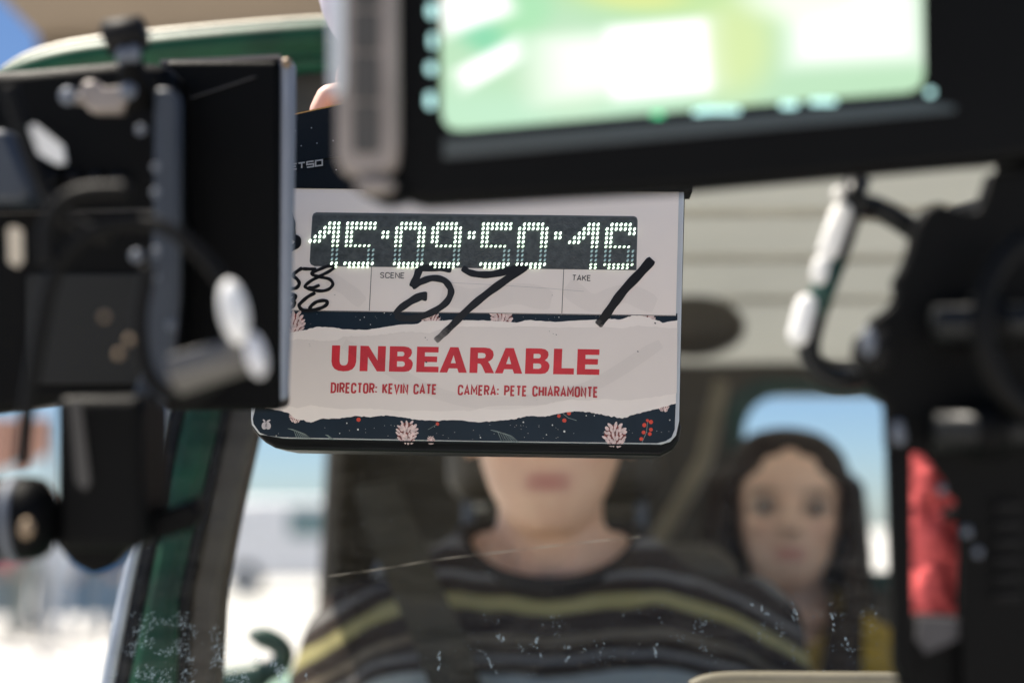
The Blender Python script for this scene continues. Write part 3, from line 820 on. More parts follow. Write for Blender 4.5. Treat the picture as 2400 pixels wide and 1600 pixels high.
# ---- heavy title letters
H = {'U': [[(0, 1), (.33, 1), (.33, .38), (.36, .27), (.43, .22), (.5, .21), (.57, .22), (.64, .27), (.67, .38), (.67, 1), (1, 1), (1, .37), (.96, .2), (.86, .07), (.7, .0), (.5, -.02), (.3, 0), (.14, .07), (.04, .2), (0, .37)]],
     'N': [[(0, 0), (0, 1), (.32, 1), (.69, .43), (.69, 1), (1, 1), (1, 0), (.68, 0), (.31, .57), (.31, 0)]],
     'B': [[(0, 0), (0, 1), (.62, 1), (.8, .97), (.92, .88), (.95, .75), (.9, .62), (.8, .54), (.93, .47), (1, .36), (1, .26), (.95, .12), (.84, .03), (.66, 0)],
           [(.33, .61), (.33, .79), (.55, .79), (.61, .76), (.63, .7), (.61, .64), (.55, .61)], [(.33, .2), (.33, .41), (.56, .41), (.64, .38), (.67, .3), (.64, .23), (.56, .2)]],
     'E': [[(0, 0), (0, 1), (.97, 1), (.97, .78), (.36, .78), (.36, .62), (.92, .62), (.92, .4), (.36, .4), (.36, .22), (1, .22), (1, 0)]],
     'A': [[(0, 0), (.36, 1), (.66, 1), (1, 0), (.7, 0), (.645, .165), (.34, .165), (.285, 0)], [(.4, .37), (.495, .69), (.585, .37)]],
     'R': [[(0, 0), (0, 1), (.62, 1), (.8, .97), (.92, .87), (.96, .72), (.92, .58), (.82, .49), (.74, .45), (.8, .38), (.87, .25), (1, 0), (.64, 0), (.5, .28), (.42, .37), (.32, .37), (.32, 0)],
           [(.32, .58), (.32, .79), (.5, .79), (.6, .77), (.635, .69), (.6, .6), (.5, .58)]],
     'L': [[(0, 0), (0, 1), (.4, 1), (.4, .24), (1, .24), (1, 0)]]}
ext = [('U', 777.4, 835.3), ('N', 844, 903.7), ('B', 912.9, 968), ('E', 976.7, 1028.8), ('A', 1031.1, 1095.4), ('R', 1101.4, 1159.2), ('A', 1160.8, 1225.1), ('B', 1231.5, 1288.2), ('L', 1297.4, 1345.9), ('E', 1352.8, 1405.5)]
for c, x0, x1 in ext:
    loops = []
    for lp in H[c]:
        o_ = []
        for a, b in lp:
            x = x0 + (x1 - x0) * a
            yb = 868.5 + (x - 777) * .0159; yt = 809.3 + (x - 777) * .0150
            o_.append((x + 2.4 * b - 1.2, yb + (yt - yb) * b))
        loops.append(o_)
    smk('title_letter', flat([loops], .00044), RED)
# ---- printed pine cones, berries, stars, leaves
PETAL = mat('cone_petal_print', (.72, .56, .52), .4, var=.25, scale=400)
CONE = mat('cone_brown_print', (.20, .045, .035), .4, var=.4, scale=400)
BERRY = mat('berry_print', (.62, .06, .03), .4)
LEAF = mat('leaf_print', (.20, .25, .23), .4, var=.4, scale=200)
STAR = mat('star_print', (.72, .70, .64), .4)
def ell(cx, cy, rx, ry, ang=0, n=12):
    c, s = math.cos(ang), math.sin(ang)
    return [(cx + rx * math.cos(a) * c - ry * math.sin(a) * s, cy + rx * math.cos(a) * s + ry * math.sin(a) * c) for a in [2 * math.pi * k / n for k in range(n)]]
def cone(cx, cy, r, seed, z):
    rnd = random.Random(seed)
    cx, cy = Z4(cx, cy); r = r / 2.219
    o = smk('pine_cone_print', flat([[ell(cx, cy, r * .86, r * .84, 0, 18)]], z), CONE)
    V, F = [], []
    k = 0
    polys = []
    rows = ((-.78, 3), (-.48, 5), (-.16, 6), (.16, 6), (.48, 5), (.76, 4))
    for ri, (yy, n) in enumerate(rows):
        half = math.sqrt(max(.05, 1 - yy * yy)) * .92
        for i in range(n):
            t = (i + .5) / n * 2 - 1
            xx = half * t + rnd.uniform(-.05, .05)
            a = math.pi / 2 + t * -1.1 + rnd.uniform(-.25, .25)
            polys.append([ell(cx + r * xx, cy + r * (yy + rnd.uniform(-.08, .06)), r * rnd.uniform(.17, .30), r * rnd.uniform(.085, .14), -a)])
    me = bpy.data.meshes.new('petals'); V, F = [], []
    for i, lp in enumerate(polys):
        n = len(V)
        for x, y in lp[0]:
            s = S(x, y); V.append((s.x, s.y, z + .00001 + i * .000001))
        F.append(tuple(range(n + len(lp[0]) - 1, n - 1, -1)))
    me.from_pydata(V, [], F)
    bm = bmesh.new(); bm.from_mesh(me); bm.normal_update()
    for f in bm.faces:
        if f.normal.z < 0: f.normal_flip()
    bm.to_mesh(me); bm.free()
    smk('petal_print', me, PETAL, o)
for i, (cx, cy, r) in enumerate(((240, 795, 64), (955, 780, 52), (1322, 760, 64), (2062, 765, 62), (830, 1360, 62), (1912, 1375, 66), (250, 1278, 34), (2165, 1225, 30), (955, 1402, 22))):
    cone(cx, cy, r, i, .00016)
bp2 = [(1620, 1275, 9), (1648, 1298, 11), (1672, 1260, 11), (2080, 1298, 8), (2098, 1306, 11), (2064, 1322, 11), (2098, 1345, 10), (2060, 1360, 10), (2092, 1368, 10), (2048, 1394, 10), (988, 1316, 9), (578, 1294, 11)]
for x, y, r in bp2:
    x, y = Z4(x, y)
    smk('berry_print', flat([[ell(x, y, r / 2.219, r / 2.219)]], .00020), BERRY)
smk('twig_print', ribbon([([Z4(2052, 1412), Z4(2075, 1360), Z4(2082, 1300)], 1.2), ([Z4(1640, 1262), Z4(1670, 1285), Z4(1712, 1298)], 1.2), ([Z4(940, 1345), Z4(986, 1318)], 1.0)], .00018), LEAF)
for x, y, s_ in ((260, 1365, 1), (1325, 1378, 1.2), (430, 1385, .5)):
    st = []
    for k in range(7):
        st.append(([Z4(x - 50 * s_ + 9 * k * s_, y - 25 * s_ + k * 3), Z4(x - 20 * s_ + 10 * k * s_, y - 20 * s_ + 4 * k), Z4(x + 12 * k * s_, y + 30 * s_)], 1.4))
    smk('fir_sprig_print', ribbon(st, .00018), LEAF)
rnd = random.Random(3)
st = [[ell(*Z4(x, y), r, r, 0, 6)] for x, y, r in ((575, 1345, 2.2), (517, 1312, 1.6), (480, 1365, 1.3), (1586, 1322, 1.8), (1648, 1355, 2.6), (1435, 1307, 2), (1555, 1372, 1.5), (1212, 1387, 1.5), (150, 1378, 1.5), (1762, 1273, 1.5), (1804, 1273, 1.3), (2196, 1296, 1.6), (712, 740, 1.3), (586, 776, 1.3), (608, 762, 1.3), (640, 800, 1.2), (1620, 762, 1.3))]
st += [[ell(*Z4(rnd.uniform(120, 2200), rnd.uniform(1320, 1395)), .7, .7, 0, 5)] for _ in range(60)] + [[ell(*Z4(rnd.uniform(320, 2200), rnd.uniform(742, 800)), .6, .6, 0, 5)] for _ in range(40)]
stp = smk('star_print', flat(st, .00022), STAR); stp['kind'] = 'stuff'
px_, py_ = Z4(98, 1325)
smk('peach_emblem', flat([[ell(px_ - 4, py_, 6.8, 9, .15, 14)], [ell(px_ + 4, py_ + .1, 6.8, 9, -.15, 14)], [ell(px_ + 5, py_ - 11, 5.5, 2.4, -.5)], [ell(px_ - 5, py_ - 12, 4, 2, .7)]], .00024), mat('emblem_print', (.62, .58, .60), .4))
smk('emblem_crease', ribbon([([(px_, py_ - 6), (px_ - .8, py_ + 2)], 1.0)], .0003), NAVY)
# specks of dried marker
st = [[ell(*Z4(x, y), r, r * .7, .4, 6)] for x, y, r in ((925, 868, 1.6), (935, 880, .9), (1570, 835, 1), (1590, 848, 1), (1606, 853, 1.5), (322, 902, .9), (326, 912, .8), (2030, 940, 2), (1585, 648, 1), (455, 646, 1.2), (930, 995, 2.6), (1335, 940, .7), (1505, 1190, .8), (2120, 793, 2.6))]
smk('marker_speck', flat(st, .0005), INK)
# ---- marker writing
mkm = bpy.data.materials.new('marker_ink'); mkm.use_nodes = True
nt = mkm.node_tree; pb = nt.nodes['Principled BSDF']; pb.inputs['Base Color'].default_value = (.006, .006, .007, 1); pb.inputs['Roughness'].default_value = .38
at_ = nt.nodes.new('ShaderNodeVertexColor'); at_.layer_name = 'ink'
tc_ = nt.nodes.new('ShaderNodeTexCoord'); nzz = nt.nodes.new('ShaderNodeTexNoise'); nzz.inputs['Scale'].default_value = 420
nt.links.new(tc_.outputs['Object'], nzz.inputs['Vector'])
ad = nt.nodes.new('ShaderNodeMath'); ad.operation = 'MULTIPLY_ADD'; ad.inputs[1].default_value = .45
sb = nt.nodes.new('ShaderNodeMath'); sb.operation = 'SUBTRACT'; sb.inputs[1].default_value = .22; sb.use_clamp = False
nt.links.new(at_.outputs[0], sb.inputs[0]); nt.links.new(nzz.outputs['Fac'], ad.inputs[0]); nt.links.new(sb.outputs[0], ad.inputs[2]); ad.use_clamp = True
nt.links.new(ad.outputs[0], pb.inputs['Alpha'])
def hand(pts, w, z4=True, n=7):
    w = tuple(q * 1.06 for q in w) if isinstance(w, tuple) else w * 1.12
    pts = [Z4(*p) if z4 else (660 + p[0] / 4.9, 470 + p[1] / 4.9) for p in pts]
    q = catmull([Vector((*p, 0)) for p in pts], n)
    k = len(q)
    if isinstance(w, tuple): ws = [w[0] + (w[1] - w[0]) * i / (k - 1) for i in range(k)]
    else: ws = [w] * k
    for i in range(k):
        e = min(i, k - 1 - i)
        ws[i] *= (.78 + .22 * min(1, e / 1.0))
        ws[i] *= 1 + .06 * math.sin(i * .8)
    return ([(v.x, v.y) for v in q], ws)
solid = lambda si, t: 1.5
S57 = [hand([(1062, 514), (1000, 506), (900, 508)], 14.5), hand([(898, 502), (878, 560), (856, 606)], 15.5),
       hand([(856, 606), (900, 580), (960, 560), (1020, 570), (1052, 605), (1058, 640), (1030, 690), (960, 737), (880, 765), (810, 768), (770, 752)], (14.5, 14.5)),
       hand([(770, 752), (790, 722), (850, 680), (900, 655), (935, 655)], (13, 20))]
smk('marker_writing', ribbon(S57, .00060, .00003, solid), mkm)
S7 = [hand([(1118, 505), (1150, 528), (1200, 540), (1270, 540), (1360, 520), (1448, 492)], (13, 17)), hand([(1455, 492), (1340, 572), (1240, 645), (1150, 720), (1070, 800), (1020, 848), (978, 886)], (18, 14))]
smk('marker_writing', ribbon(S7, .00062, .00003, lambda si, t: 1.5 if si == 0 else 1.45 - .98 * max(0, t - .35) / .65), mkm)
smk('marker_writing', ribbon([hand([(2105, 462), (2040, 535), (1960, 620), (1900, 700), (1855, 765), (1822, 804)], (21, 18))], .00062, .00003, lambda si, t: 1.5 - .75 * max(0, t - .3) / .7), mkm)
SS = [hand([(400, 790), (310, 788), (240, 785)], 7, False), hand([(240, 775), (180, 815), (130, 860), (180, 905), (205, 955), (170, 1005), (90, 1015)], 7.2, False),
      hand([(605, 775), (585, 752), (520, 760), (420, 800), (350, 832), (370, 858), (450, 880), (550, 905), (590, 960), (550, 1015), (470, 1040), (370, 1030), (290, 1005), (275, 980), (330, 930), (430, 875), (540, 820), (605, 775)], 6.6, False),
      hand([(310, 1003), (370, 1000), (440, 972)], 6.5, False), hand([(85, 1078), (150, 1090), (160, 1115), (130, 1145), (150, 1175), (130, 1215), (85, 1245)], 8, False),
      hand([(390, 1060), (300, 1110), (220, 1180), (205, 1215), (240, 1255), (320, 1265), (430, 1245), (510, 1205), (525, 1165), (480, 1150), (400, 1168), (345, 1210), (320, 1250)], 7.2, False),
      hand([(85, 150), (115, 230), (125, 330), (130, 410), (190, 455), (170, 520), (80, 560)], 14, False)]
smk('marker_writing', ribbon(SS, .00060, .00003, lambda si, t: 1.4), mkm)
SMUDGE = mat('wiped_ink_film', (.10, .10, .11), .5, scale=90)
SMUDGE.node_tree.nodes['Principled BSDF'].inputs['Alpha'].default_value = .045
WG = [hand([(1010, 640), (1180, 668), (1400, 640), (1580, 676)], 46), hand([(1660, 600), (1800, 690), (1960, 640), (2120, 700)], 40), hand([(420, 560), (520, 620), (600, 690)], 30), hand([(500, 900), (1100, 1190), (1700, 1150), (2150, 900)], 26)]
smk('wiped_smudge', ribbon(WG, .00050, .00002, solid), SMUDGE)
# ---- display
DISP = mat('led_matrix_panel', (.060, .068, .068), .45, var=.35, scale=260, bump=.4, bscale=700)
dpts = [(732, 508), (735, 501), (742, 498), (1100, 502.5), (1486, 507), (1492, 510), (1494.5, 517), (1491.5, 633.5), (1100, 628.5), (737, 624), (729, 620), (726, 613)]
frame = smk('display_recess', flat([[dpts]], .00040), mat('display_rim', (.09, .10, .10), .35))
ipts = [(733.5, 512), (737, 505.5), (743, 504.2), (1100, 507.5), (1485, 510.5), (1490, 513), (1491.5, 519), (1489, 633), (1100, 628), (737, 623), (730, 619), (727.5, 612)]
disp = smk('timecode_display', flat([[ipts]], .00046), DISP)
lv, lf = [], []
nseg = 8
for j, (rr_, hh) in enumerate(((1, 0), (.72, .75))):
    for k in range(nseg):
        a = 2 * math.pi * k / nseg
        ex, ey = .00070 * rr_ * math.cos(a), .00118 * rr_ * math.sin(a)
        t_ = R(-32)
        lv.append((ex * math.cos(t_) - ey * math.sin(t_), ex * math.sin(t_) + ey * math.cos(t_), .0011 * hh))
lv.append((0, 0, .0011))
for k in range(nseg):
    lf.append((k, (k + 1) % nseg, nseg + (k + 1) % nseg, nseg + k)); lf.append((nseg + k, nseg + (k + 1) % nseg, 2 * nseg))
LEDM = emit('led_lit', (.78, 1.0, .80), 1.8)
LEDD = emit('led_half_lit', (.75, 1.0, .72), 1.2)
led_me = bpy.data.meshes.new('led'); led_me.from_pydata(lv, [], lf); led_me.materials.append(LEDM)
led_dm = bpy.data.meshes.new('led_dim'); led_dm.from_pydata([(x, y * .75, z * .7) for x, y, z in lv], [], lf); led_dm.materials.append(LEDD)
for m_ in (led_me, led_dm):
    for p in m_.polygons: p.use_smooth = True
O7 = range(7); I5 = range(1, 6)
ONE = {0: (5, 6, 7), 1: (4, 5, 6, 7), 2: (3, 4, 5, 6, 7), 3: (2, 3, 4, 6, 7), 4: (1, 2, 3, 6, 7), 5: (6, 7), 9: (6, 7), 10: (6, 7)}
FIV = {0: O7, 1: O7, 2: (0, 1), 3: (0, 1), 4: (0, 1), 5: range(6), 9: O7, 10: I5}
ZER = {0: I5, 1: O7, 2: (0, 1, 5, 6), 3: (0, 1, 5, 6), 4: (0, 1, 5, 6), 5: (0, 1, 5, 6), 9: O7, 10: I5}
SIX = dict(ZER); SIX[5] = range(1, 7)
LAST = dict(ZER); LAST[3] = (0, 1); LAST[4] = (0, 1); LAST[5] = range(6)
COLN = {2: (0, 1), 3: (0, 1)}
z1 = lambda x: 660 + x / 4.9
z2 = lambda x: 1120 + x / 4.704
digs = [(z1(660) - 7 * 10.7, ONE), (z1(760), FIV), (z1(1175), COLN), (z1(1328), ZER), (z1(1745), SIX), (z1(2165), COLN), (z2(62), FIV), (z2(464), ZER), (z2(866), COLN), (z2(1327) - 7 * 10.7, ONE), (z2(1428), LAST)]
nl = 0
for x0, pat in digs:
    for r, cols in pat.items():
        for c in cols:
            x = x0 + c * 10.68 - .72 * r; y = 523.6 + 10.40 * r + (x - 735) * .0045
            if r == 10: y -= 2.6
            if (1186 < x < 1216 and r == 9 and x < 1212 and x > 1206) or (1180 < x < 1236 and r == 10) or (x < 780 and r == 10): continue
            dim = r in (5, 10) or (r == 9 and x > 1300)
            o = bpy.data.objects.new('led', led_dm if dim else led_me)
            s = S(x, y); o.location = (s.x, s.y, .00050)
            link(o, disp); nl += 1
FV, FF = [], []
for x0, pat in digs:
    if pat is COLN: continue
    cols = {id(ONE): (6, 7), id(FIV): (5, 6), id(ZER): (0, 1, 5, 6), id(SIX): (5, 6), id(LAST): (0, 1, 5, 6)}[id(pat)]
    for r in (6, 7, 8):
        for c in cols:
            x = x0 + c * 10.68 - .72 * r; y = 523.6 + 10.40 * r + (x - 735) * .0045
            s = S(x, y); n = len(FV)
            FV += [(a + s.x, b + s.y, q * .6 + .0005) for a, b, q in lv]
            FF += [tuple(i + n for i in f) for f in lf]
fme = bpy.data.meshes.new('faint'); fme.from_pydata(FV, [], FF)
fo = smk('faint_leds', fme, emit('led_faint', (.45, .62, .62), .022), disp, smooth=True); fo['kind'] = 'stuff'
# ---- clap stick with wooden edge, upper housing
hb = smk('top_housing', sprism([(600, 330), (1630, 330), (1622, 450), (1100, 446), (600, 441)], -.02, .0012), BLK)
stick = smk('clap_stick', sprism([(600, 293), (1040, 197), (1640, 66), (1640, 330), (1040, 330), (600, 400)], -.012, .0030), BLK)
smk('wooden_edge', sprism([(600, 289.5), (1040, 193.5), (1640, 62.5), (1640, 65.7), (1040, 196.7), (600, 292.7)], -.012, .0030), mat('wood_edge', (.52, .27, .07), .6, var=.3, scale=300), stick)
def sflat(me, z):
    for v in me.vertices: v.co.z += z
    return me
smk('brand_lettering', ribbon(text('BETSO', ((664, 391.5), (757.5, 378), (757.5, 390.5), (664, 404)), 3.3, .30, True), .0034, .00002), mat('silver_print', (.42, .40, .37), .5), stick)
for x, y in ((692, 307), (730, 300), (706, 342), (743, 336), (781, 330), (788, 398)):
    q = S(x, y, .003); smk('screw', mesh_from(ellipsoid((q.x, q.y, .0031), (.00035, .0004, .0003), 8, 4)), M['silver'], stick, smooth=True)

# ------------------------------------------------------------------ slate holder
hold = thing('person', P(830, 240, .95), 'crew member holding the slate, only fingers and pale sleeve showing', 'person')
hd = .962
fing = [chain([P(870, 235, hd), P(812, 222, hd - .005), P(770, 228, hd - .012), P(752, 262, hd - .014), P(756, 320, hd - .010)], [.0105, .0095, .0088, .0082, .0075])]
for k in range(1, 4):
    x = 830 + 62 * k
    fing.append(chain([P(x + 60, 225 - 14 * k, hd + .01), P(x + 5, 205 - 14 * k, hd), P(x - 20, 230 - 14 * k, hd - .010), P(x - 20, 300 - 14 * k, hd - .010)], [.011, .0098, .009, .0078]))
fing.append(chain([P(900, 150, hd + .03), P(860, 190, hd + .005), P(850, 240, hd - .005)], [.014, .0115, .009]))
fing.append(chain([P(860, 190, hd + .03), P(960, 160, hd + .035)], [.022, .026]))
fing.append(chain([P(1000, 170, hd + .03), P(930, 160, hd + .03), P(880, 40, hd + .06), P(830, -240, hd + .10)], [.028, .030, .029, .038]))
hm = fuse(comb(*fing), .0022, 6)
shift(hm, BASE[hold.name])
lay = hm.color_attributes.new('tone', 'FLOAT_COLOR', 'POINT')
for v in hm.vertices: lay.data[v.index].color = (.74, .46, .38, 1)
mk('body', hm, SKIN, hold)
slv = fuse(comb(chain([P(868, 20, hd + .065), P(838, -160, hd + .09), P(760, -420, hd + .14)], [.034, .044, .055], 20)), .005, 3)
for v in slv.vertices: v.co += Vector((.003, 0, 0)) * noise.noise(v.co * 40)
mk('sleeve', shift(slv, BASE[hold.name]), mat('lilac_shirt', (.60, .56, .64), .85, bump=.4, bscale=300), hold, smooth=True)

# ------------------------------------------------------------------ cinema camera on the left
cc = thing('cinema_camera', P(330, 1300, .62), 'black cinema camera rig with cables and flat side panel, left of the slate', 'film camera')
cb = mk('body', pxprism([(-260, 175), (60, 160), (280, 140), (400, 150), (420, 560), (400, 940), (250, 960), (120, 950), (-20, 975), (-260, 980)], .70, .10), M['black'], cc, bevel=.006)
pn = mk('side_panel', pxprism(rr(385, 140, 655, 962, 16), .735, .035), M['black'], cc, bevel=.003)
mk('panel_rim', along([(134, 653, 682), (300, 652, 681), (700, 646, 674), (940, 641, 664)], lambda y: .738, .02), mat('dull_rim', (.27, .30, .36), .75, 0, spec=.2), pn, bevel=.003)
mk('panel_lip', pxprism([(375, 140), (655, 128), (660, 137), (375, 149)], .738, .02), M['taupe'], pn)
mk('corner_screw', ellipsoid(P(672, 148, .733), (.0028, .002, .0028)), M['brass'], pn, smooth=True)
mk('panel_score', along([(180, 590, 602), (230, 440, 452)], lambda y: .7335, .001), M['taupedark'], pn)
mk('side_rail', along([(205, 362, 398), (230, 360, 420), (520, 358, 418), (700, 345, 416), (880, 325, 400), (960, 300, 372), (1180, 308, 372), (1235, 318, 360)], lambda y: .63, .008), M['bluegrey'], cc, bevel=.002)
for x, y, r in ((364, 393, .0022), (364, 452, .0026), (330, 305, .003), (366, 590, .0028), (320, 600, .0040), (362, 650, .003), (402, 762, .0030)):
    mk('screw', ellipsoid(P(x, y, .60), (r * .7, r * .5, r * .7)), M['gunmetal'], cc, smooth=True)
for x, y in ((245, 742), (303, 797), (278, 830)):
    mk('brass_screw', ellipsoid(P(x, y, .555), (.0015, .0014, .0015)), M['brass'], cc, smooth=True)
mk('label_patch', pxprism([(60, 302), (80, 290), (146, 342), (152, 382), (132, 384), (70, 350)], .60, .002), M['white_tape_and_glint'], cc)
for j in range(4):
    mk('body_button', tube([P(120 + j * 52, 420, .698), P(120 + j * 52, 420, .692)], [.0045, .0038], 14), M['rubber'], cb, smooth=True)
mk('body_seam', pxprism([(-40, 500), (380, 488), (380, 492), (-40, 504)], .6990, .0008), M['taupedark'], cb)
mk('body_door', pxprism(rr(60, 640, 350, 900, 18), .6975, .002), M['blackmet'], cb, bevel=.0006)
br = mk('mount_bracket', pxprism([(150, 215), (185, 222), (190, 190), (225, 186), (235, 205), (300, 198), (318, 208), (300, 232), (285, 262), (205, 262), (195, 240), (152, 236)], .63, .012), M['taupe'], cc, bevel=.002)
mk('bracket_bolt', ellipsoid(P(160, 226, .625), (.004, .003, .004)), M['gunmetal'], br, smooth=True)
mk('bracket_bolt', ellipsoid(P(300, 214, .625), (.004, .003, .004)), M['gunmetal'], br, smooth=True)
kn = mk('top_knob', tube([P(246, 92, .63), P(252, 90, .63), P(335, 78, .63), P(342, 77, .63)], [.0055, .0078, .0078, .0055], 20), M['rubber'], cc, smooth=True)
mk('knob_stem', tube([P(300, 92, .632), P(306, 150, .635), P(330, 260, .64)], [.0042, .006, .009], 12), M['black'], kn, smooth=True)
for x, y in ((288, 130), (314, 126)):
    mk('stem_nut', ellipsoid(P(x, y, .622), (.003, .003, .004)), M['gunmetal'], kn, smooth=True)
cabm = mat('charcoal_cable', (.0055, .0055, .0055), .55, spec=.1)
for pts, r, d in (([(50, 1090), (62, 980), (90, 800), (125, 650), (190, 565), (280, 525), (380, 530), (460, 590), (520, 660), (560, 730)], .0030, .56),
                  ([(115, 620), (112, 540), (140, 480), (200, 450), (300, 445)], .0034, .56),
                  ([(20, 200), (60, 330), (110, 450), (170, 520), (260, 560)], .0032, .58),
                  ([(560, 800), (500, 900), (420, 930), (350, 880), (330, 760), (350, 620)], .0030, .58)):
    mk('cable', tube(catmull([P(x, y, d) for x, y in pts], 8), r, 12), cabm, cc, smooth=True)
cn = mk('cable_connector', tube([P(405, 880, .55), P(412, 878, .55), P(575, 830, .55), P(585, 827, .55)], [.006, .0080, .0074, .006], 18), mat('dull_connector', (.09, .085, .08), .6), cc, smooth=True)
mk('connector_glint', ellipsoid(P(548, 730, .54), (.0055, .0045, .0125), rot=Matrix.Rotation(R(-12), 3, 'Y')), M['white_tape_and_glint'], cn, smooth=True)  # highlights by the connector, painted in as pale solids
mk('connector_glint', ellipsoid(P(600, 832, .54), (.0040, .004, .0088), rot=Matrix.Rotation(R(-14), 3, 'Y')), mat('grey_white_glint', (.6, .6, .62), .4), cn, smooth=True)  # second painted highlight, a little greyer
mk('green_tab', pxprism([(400, 850), (425, 840), (440, 900), (420, 925)], .553, .003), mat('green_plastic', (.05, .16, .08), .5), cn)
mo = mk('hanging_motor', pxprism(rr(128, 930, 332, 1290, 24), .60, .05), M['black'], cc, bevel=.006)
mk('motor_strip', pxprism([(162, 940), (188, 936), (212, 1130), (198, 1150), (178, 1130)], .598, .001), M['taupedark'], mo)  # dark grey strip down the motor front
mk('support_lever', pxprism([(60, 1195), (130, 1240), (330, 1215), (450, 1170), (468, 1200), (455, 1240), (300, 1290), (255, 1335), (215, 1350), (170, 1325), (130, 1280)], .62, .02), M['black'], cc, bevel=.005)
ln = mk('lens_barrel', tube([P(-160, 1225, .60), P(80, 1215, .60), P(105, 1213, .60), P(125, 1212, .60)], [.018, .0178, .016, .010], 28), M['black'], cc, smooth=True)
mk('lens_ring', tube([P(30, 1217, .60), P(52, 1216, .60)], [.0184, .0184], 28), M['gunmetal'], ln, smooth=True)
mk('barrel_glint', ellipsoid(P(62, 1238, .578), (.003, .002, .004)), M['brass'], ln, smooth=True)  # cream glint on the barrel, painted in as a small solid
mk('side_window_or_glint', pxprism([(18, 535), (32, 530), (50, 540), (52, 610), (40, 625), (20, 615)], .585, .002), mat('cream_glint', (.55, .48, .38), .4), cc)  # cream glint on the camera body, painted in as a plate
mk('grip', pxprism([(-120, 300), (20, 300), (75, 440), (60, 480), (-120, 470)], .66, .03), M['bluegrey'], cc, bevel=.006)
mk('support_stand', tube([P(-120, 900, .70), P(-260, 1300, .70), Vector((-.42, .68, .0))], [.012, .014, .016]), M['black'], cc)

# ------------------------------------------------------------------ field monitor, top right
fmn = thing('field_monitor', P(1560, 480, .56), 'large black field monitor with bright green and white picture, above the slate', 'monitor')
dM = .56
hpts = [(905, -420), (2640, -420), (2640, 330), (2330, 384), (2270, 388), (1600, 447), (1000, 482), (945, 470), (915, 430)]
mk('housing', pxprism(hpts, dM, .018), M['black'], fmn, bevel=.004)
scr_pts = [(1028, -400), (2158, -400), (2166, 175), (2158, 203), (2132, 215), (1600, 258), (1085, 304), (1055, 301), (1040, 284), (1035, 260)]
# picture on the screen
sm = bpy.data.materials.new('screen_picture'); sm.use_nodes = True
nt = sm.node_tree; L = nt.links.new
pb = nt.nodes['Principled BSDF']; pb.inputs['Base Color'].default_value = (.01, .01, .01, 1); pb.inputs['Roughness'].default_value = .3
tc = nt.nodes.new('ShaderNodeTexCoord')
SC = P(1600, 100, dM - .002)
kx = FPX / (dM - .002)
def blob(prev, px, py, rx, ry, ang, col, soft=.5, sq=False):
    mp = nt.nodes.new('ShaderNodeMapping'); mp.vector_type = 'TEXTURE'
    mp.inputs['Location'].default_value = ((px - 1600) / kx, 0, (100 - py) / kx)
    mp.inputs['Rotation'].default_value = (0, R(ang), 0)
    mp.inputs['Scale'].default_value = (rx / kx, 1, ry / kx)
    L(tc.outputs['Object'], mp.inputs[0])
    s3 = nt.nodes.new('ShaderNodeSeparateXYZ'); L(mp.outputs[0], s3.inputs[0])
    c3 = nt.nodes.new('ShaderNodeCombineXYZ'); L(s3.outputs[0], c3.inputs[0]); L(s3.outputs[2], c3.inputs[1])
    ln_ = nt.nodes.new('ShaderNodeVectorMath'); ln_.operation = 'LENGTH'; L(c3.outputs[0], ln_.inputs[0])
    mr = nt.nodes.new('ShaderNodeMapRange'); mr.interpolation_type = 'SMOOTHSTEP'
    mr.inputs[1].default_value = 1 - soft; mr.inputs[2].default_value = 1 + soft; mr.inputs[3].default_value = 1; mr.inputs[4].default_value = 0
    if sq:
        ab = nt.nodes.new('ShaderNodeVectorMath'); ab.operation = 'ABSOLUTE'; L(c3.outputs[0], ab.inputs[0])
        sa = nt.nodes.new('ShaderNodeSeparateXYZ'); L(ab.outputs[0], sa.inputs[0])
        mm = nt.nodes.new('ShaderNodeMath'); mm.operation = 'SMOOTH_MAX'; mm.inputs[2].default_value = .25; L(sa.outputs[0], mm.inputs[0]); L(sa.outputs[1], mm.inputs[1])
        L(mm.outputs[0], mr.inputs[0])
    else:
        L(ln_.outputs['Value'], mr.inputs[0])
    mxr = nt.nodes.new('ShaderNodeMixRGB'); L(mr.outputs[0], mxr.inputs[0])
    if prev is None: mxr.inputs[1].default_value = (.58, .88, .58, 1)
    else: L(prev, mxr.inputs[1])
    mxr.inputs[2].default_value = (*col, 1)
    return mxr.outputs[0]
WH = (1.5, 1.5, 1.45)
p_ = None
for a in ((1600, -40, 330, 90, 4, (.62, .90, .42), .5), (1600, 300, 700, 60, 4, (.62, .95, .68), .6), (1720, 110, 90, 110, 10, (.78, .95, .45), .6), (1150, 90, 90, 40, 25, (.30, .80, .48), .6), (1230, 30, 60, 80, 15, (.48, .90, .52), .6),
          (1110, 15, 80, 44, -20, WH, .4, True), (1150, 150, 80, 26, -28, WH, .4, True), (1330, 170, 110, 90, 10, (.72, .95, .68), .6), (1460, 145, 190, 70, -6, (1.15, 1.25, 1.1), .45, True), (1545, 140, 115, 84, -5, WH, .18, True), (2000, 45, 135, 90, -3, WH, .5, True), (1900, -20, 150, 70, 0, (1.1, 1.2, 1.0), .5), (1480, -10, 120, 30, 5, (.85, .95, .35), .6)):
    p_ = blob(p_, *a)
L(p_, pb.inputs['Emission Color'])
pb.inputs['Emission Strength'].default_value = .40
sme = mesh_from(prism([P(x, y, dM - .002) for x, y in scr_pts], FW * .0015), 'screen', SC)
so = bpy.data.objects.new('screen', sme); link(so, fmn); so.location = SC - BASE[fmn.name]; sme.materials.append(sm)
so.rotation_euler = (0, 0, 0); BASE[so.name] = SC
ICO = emit('icon_glow', (.42, .72, .70), .5)
ICG = emit('icon_green', (.05, .55, .22), .5)
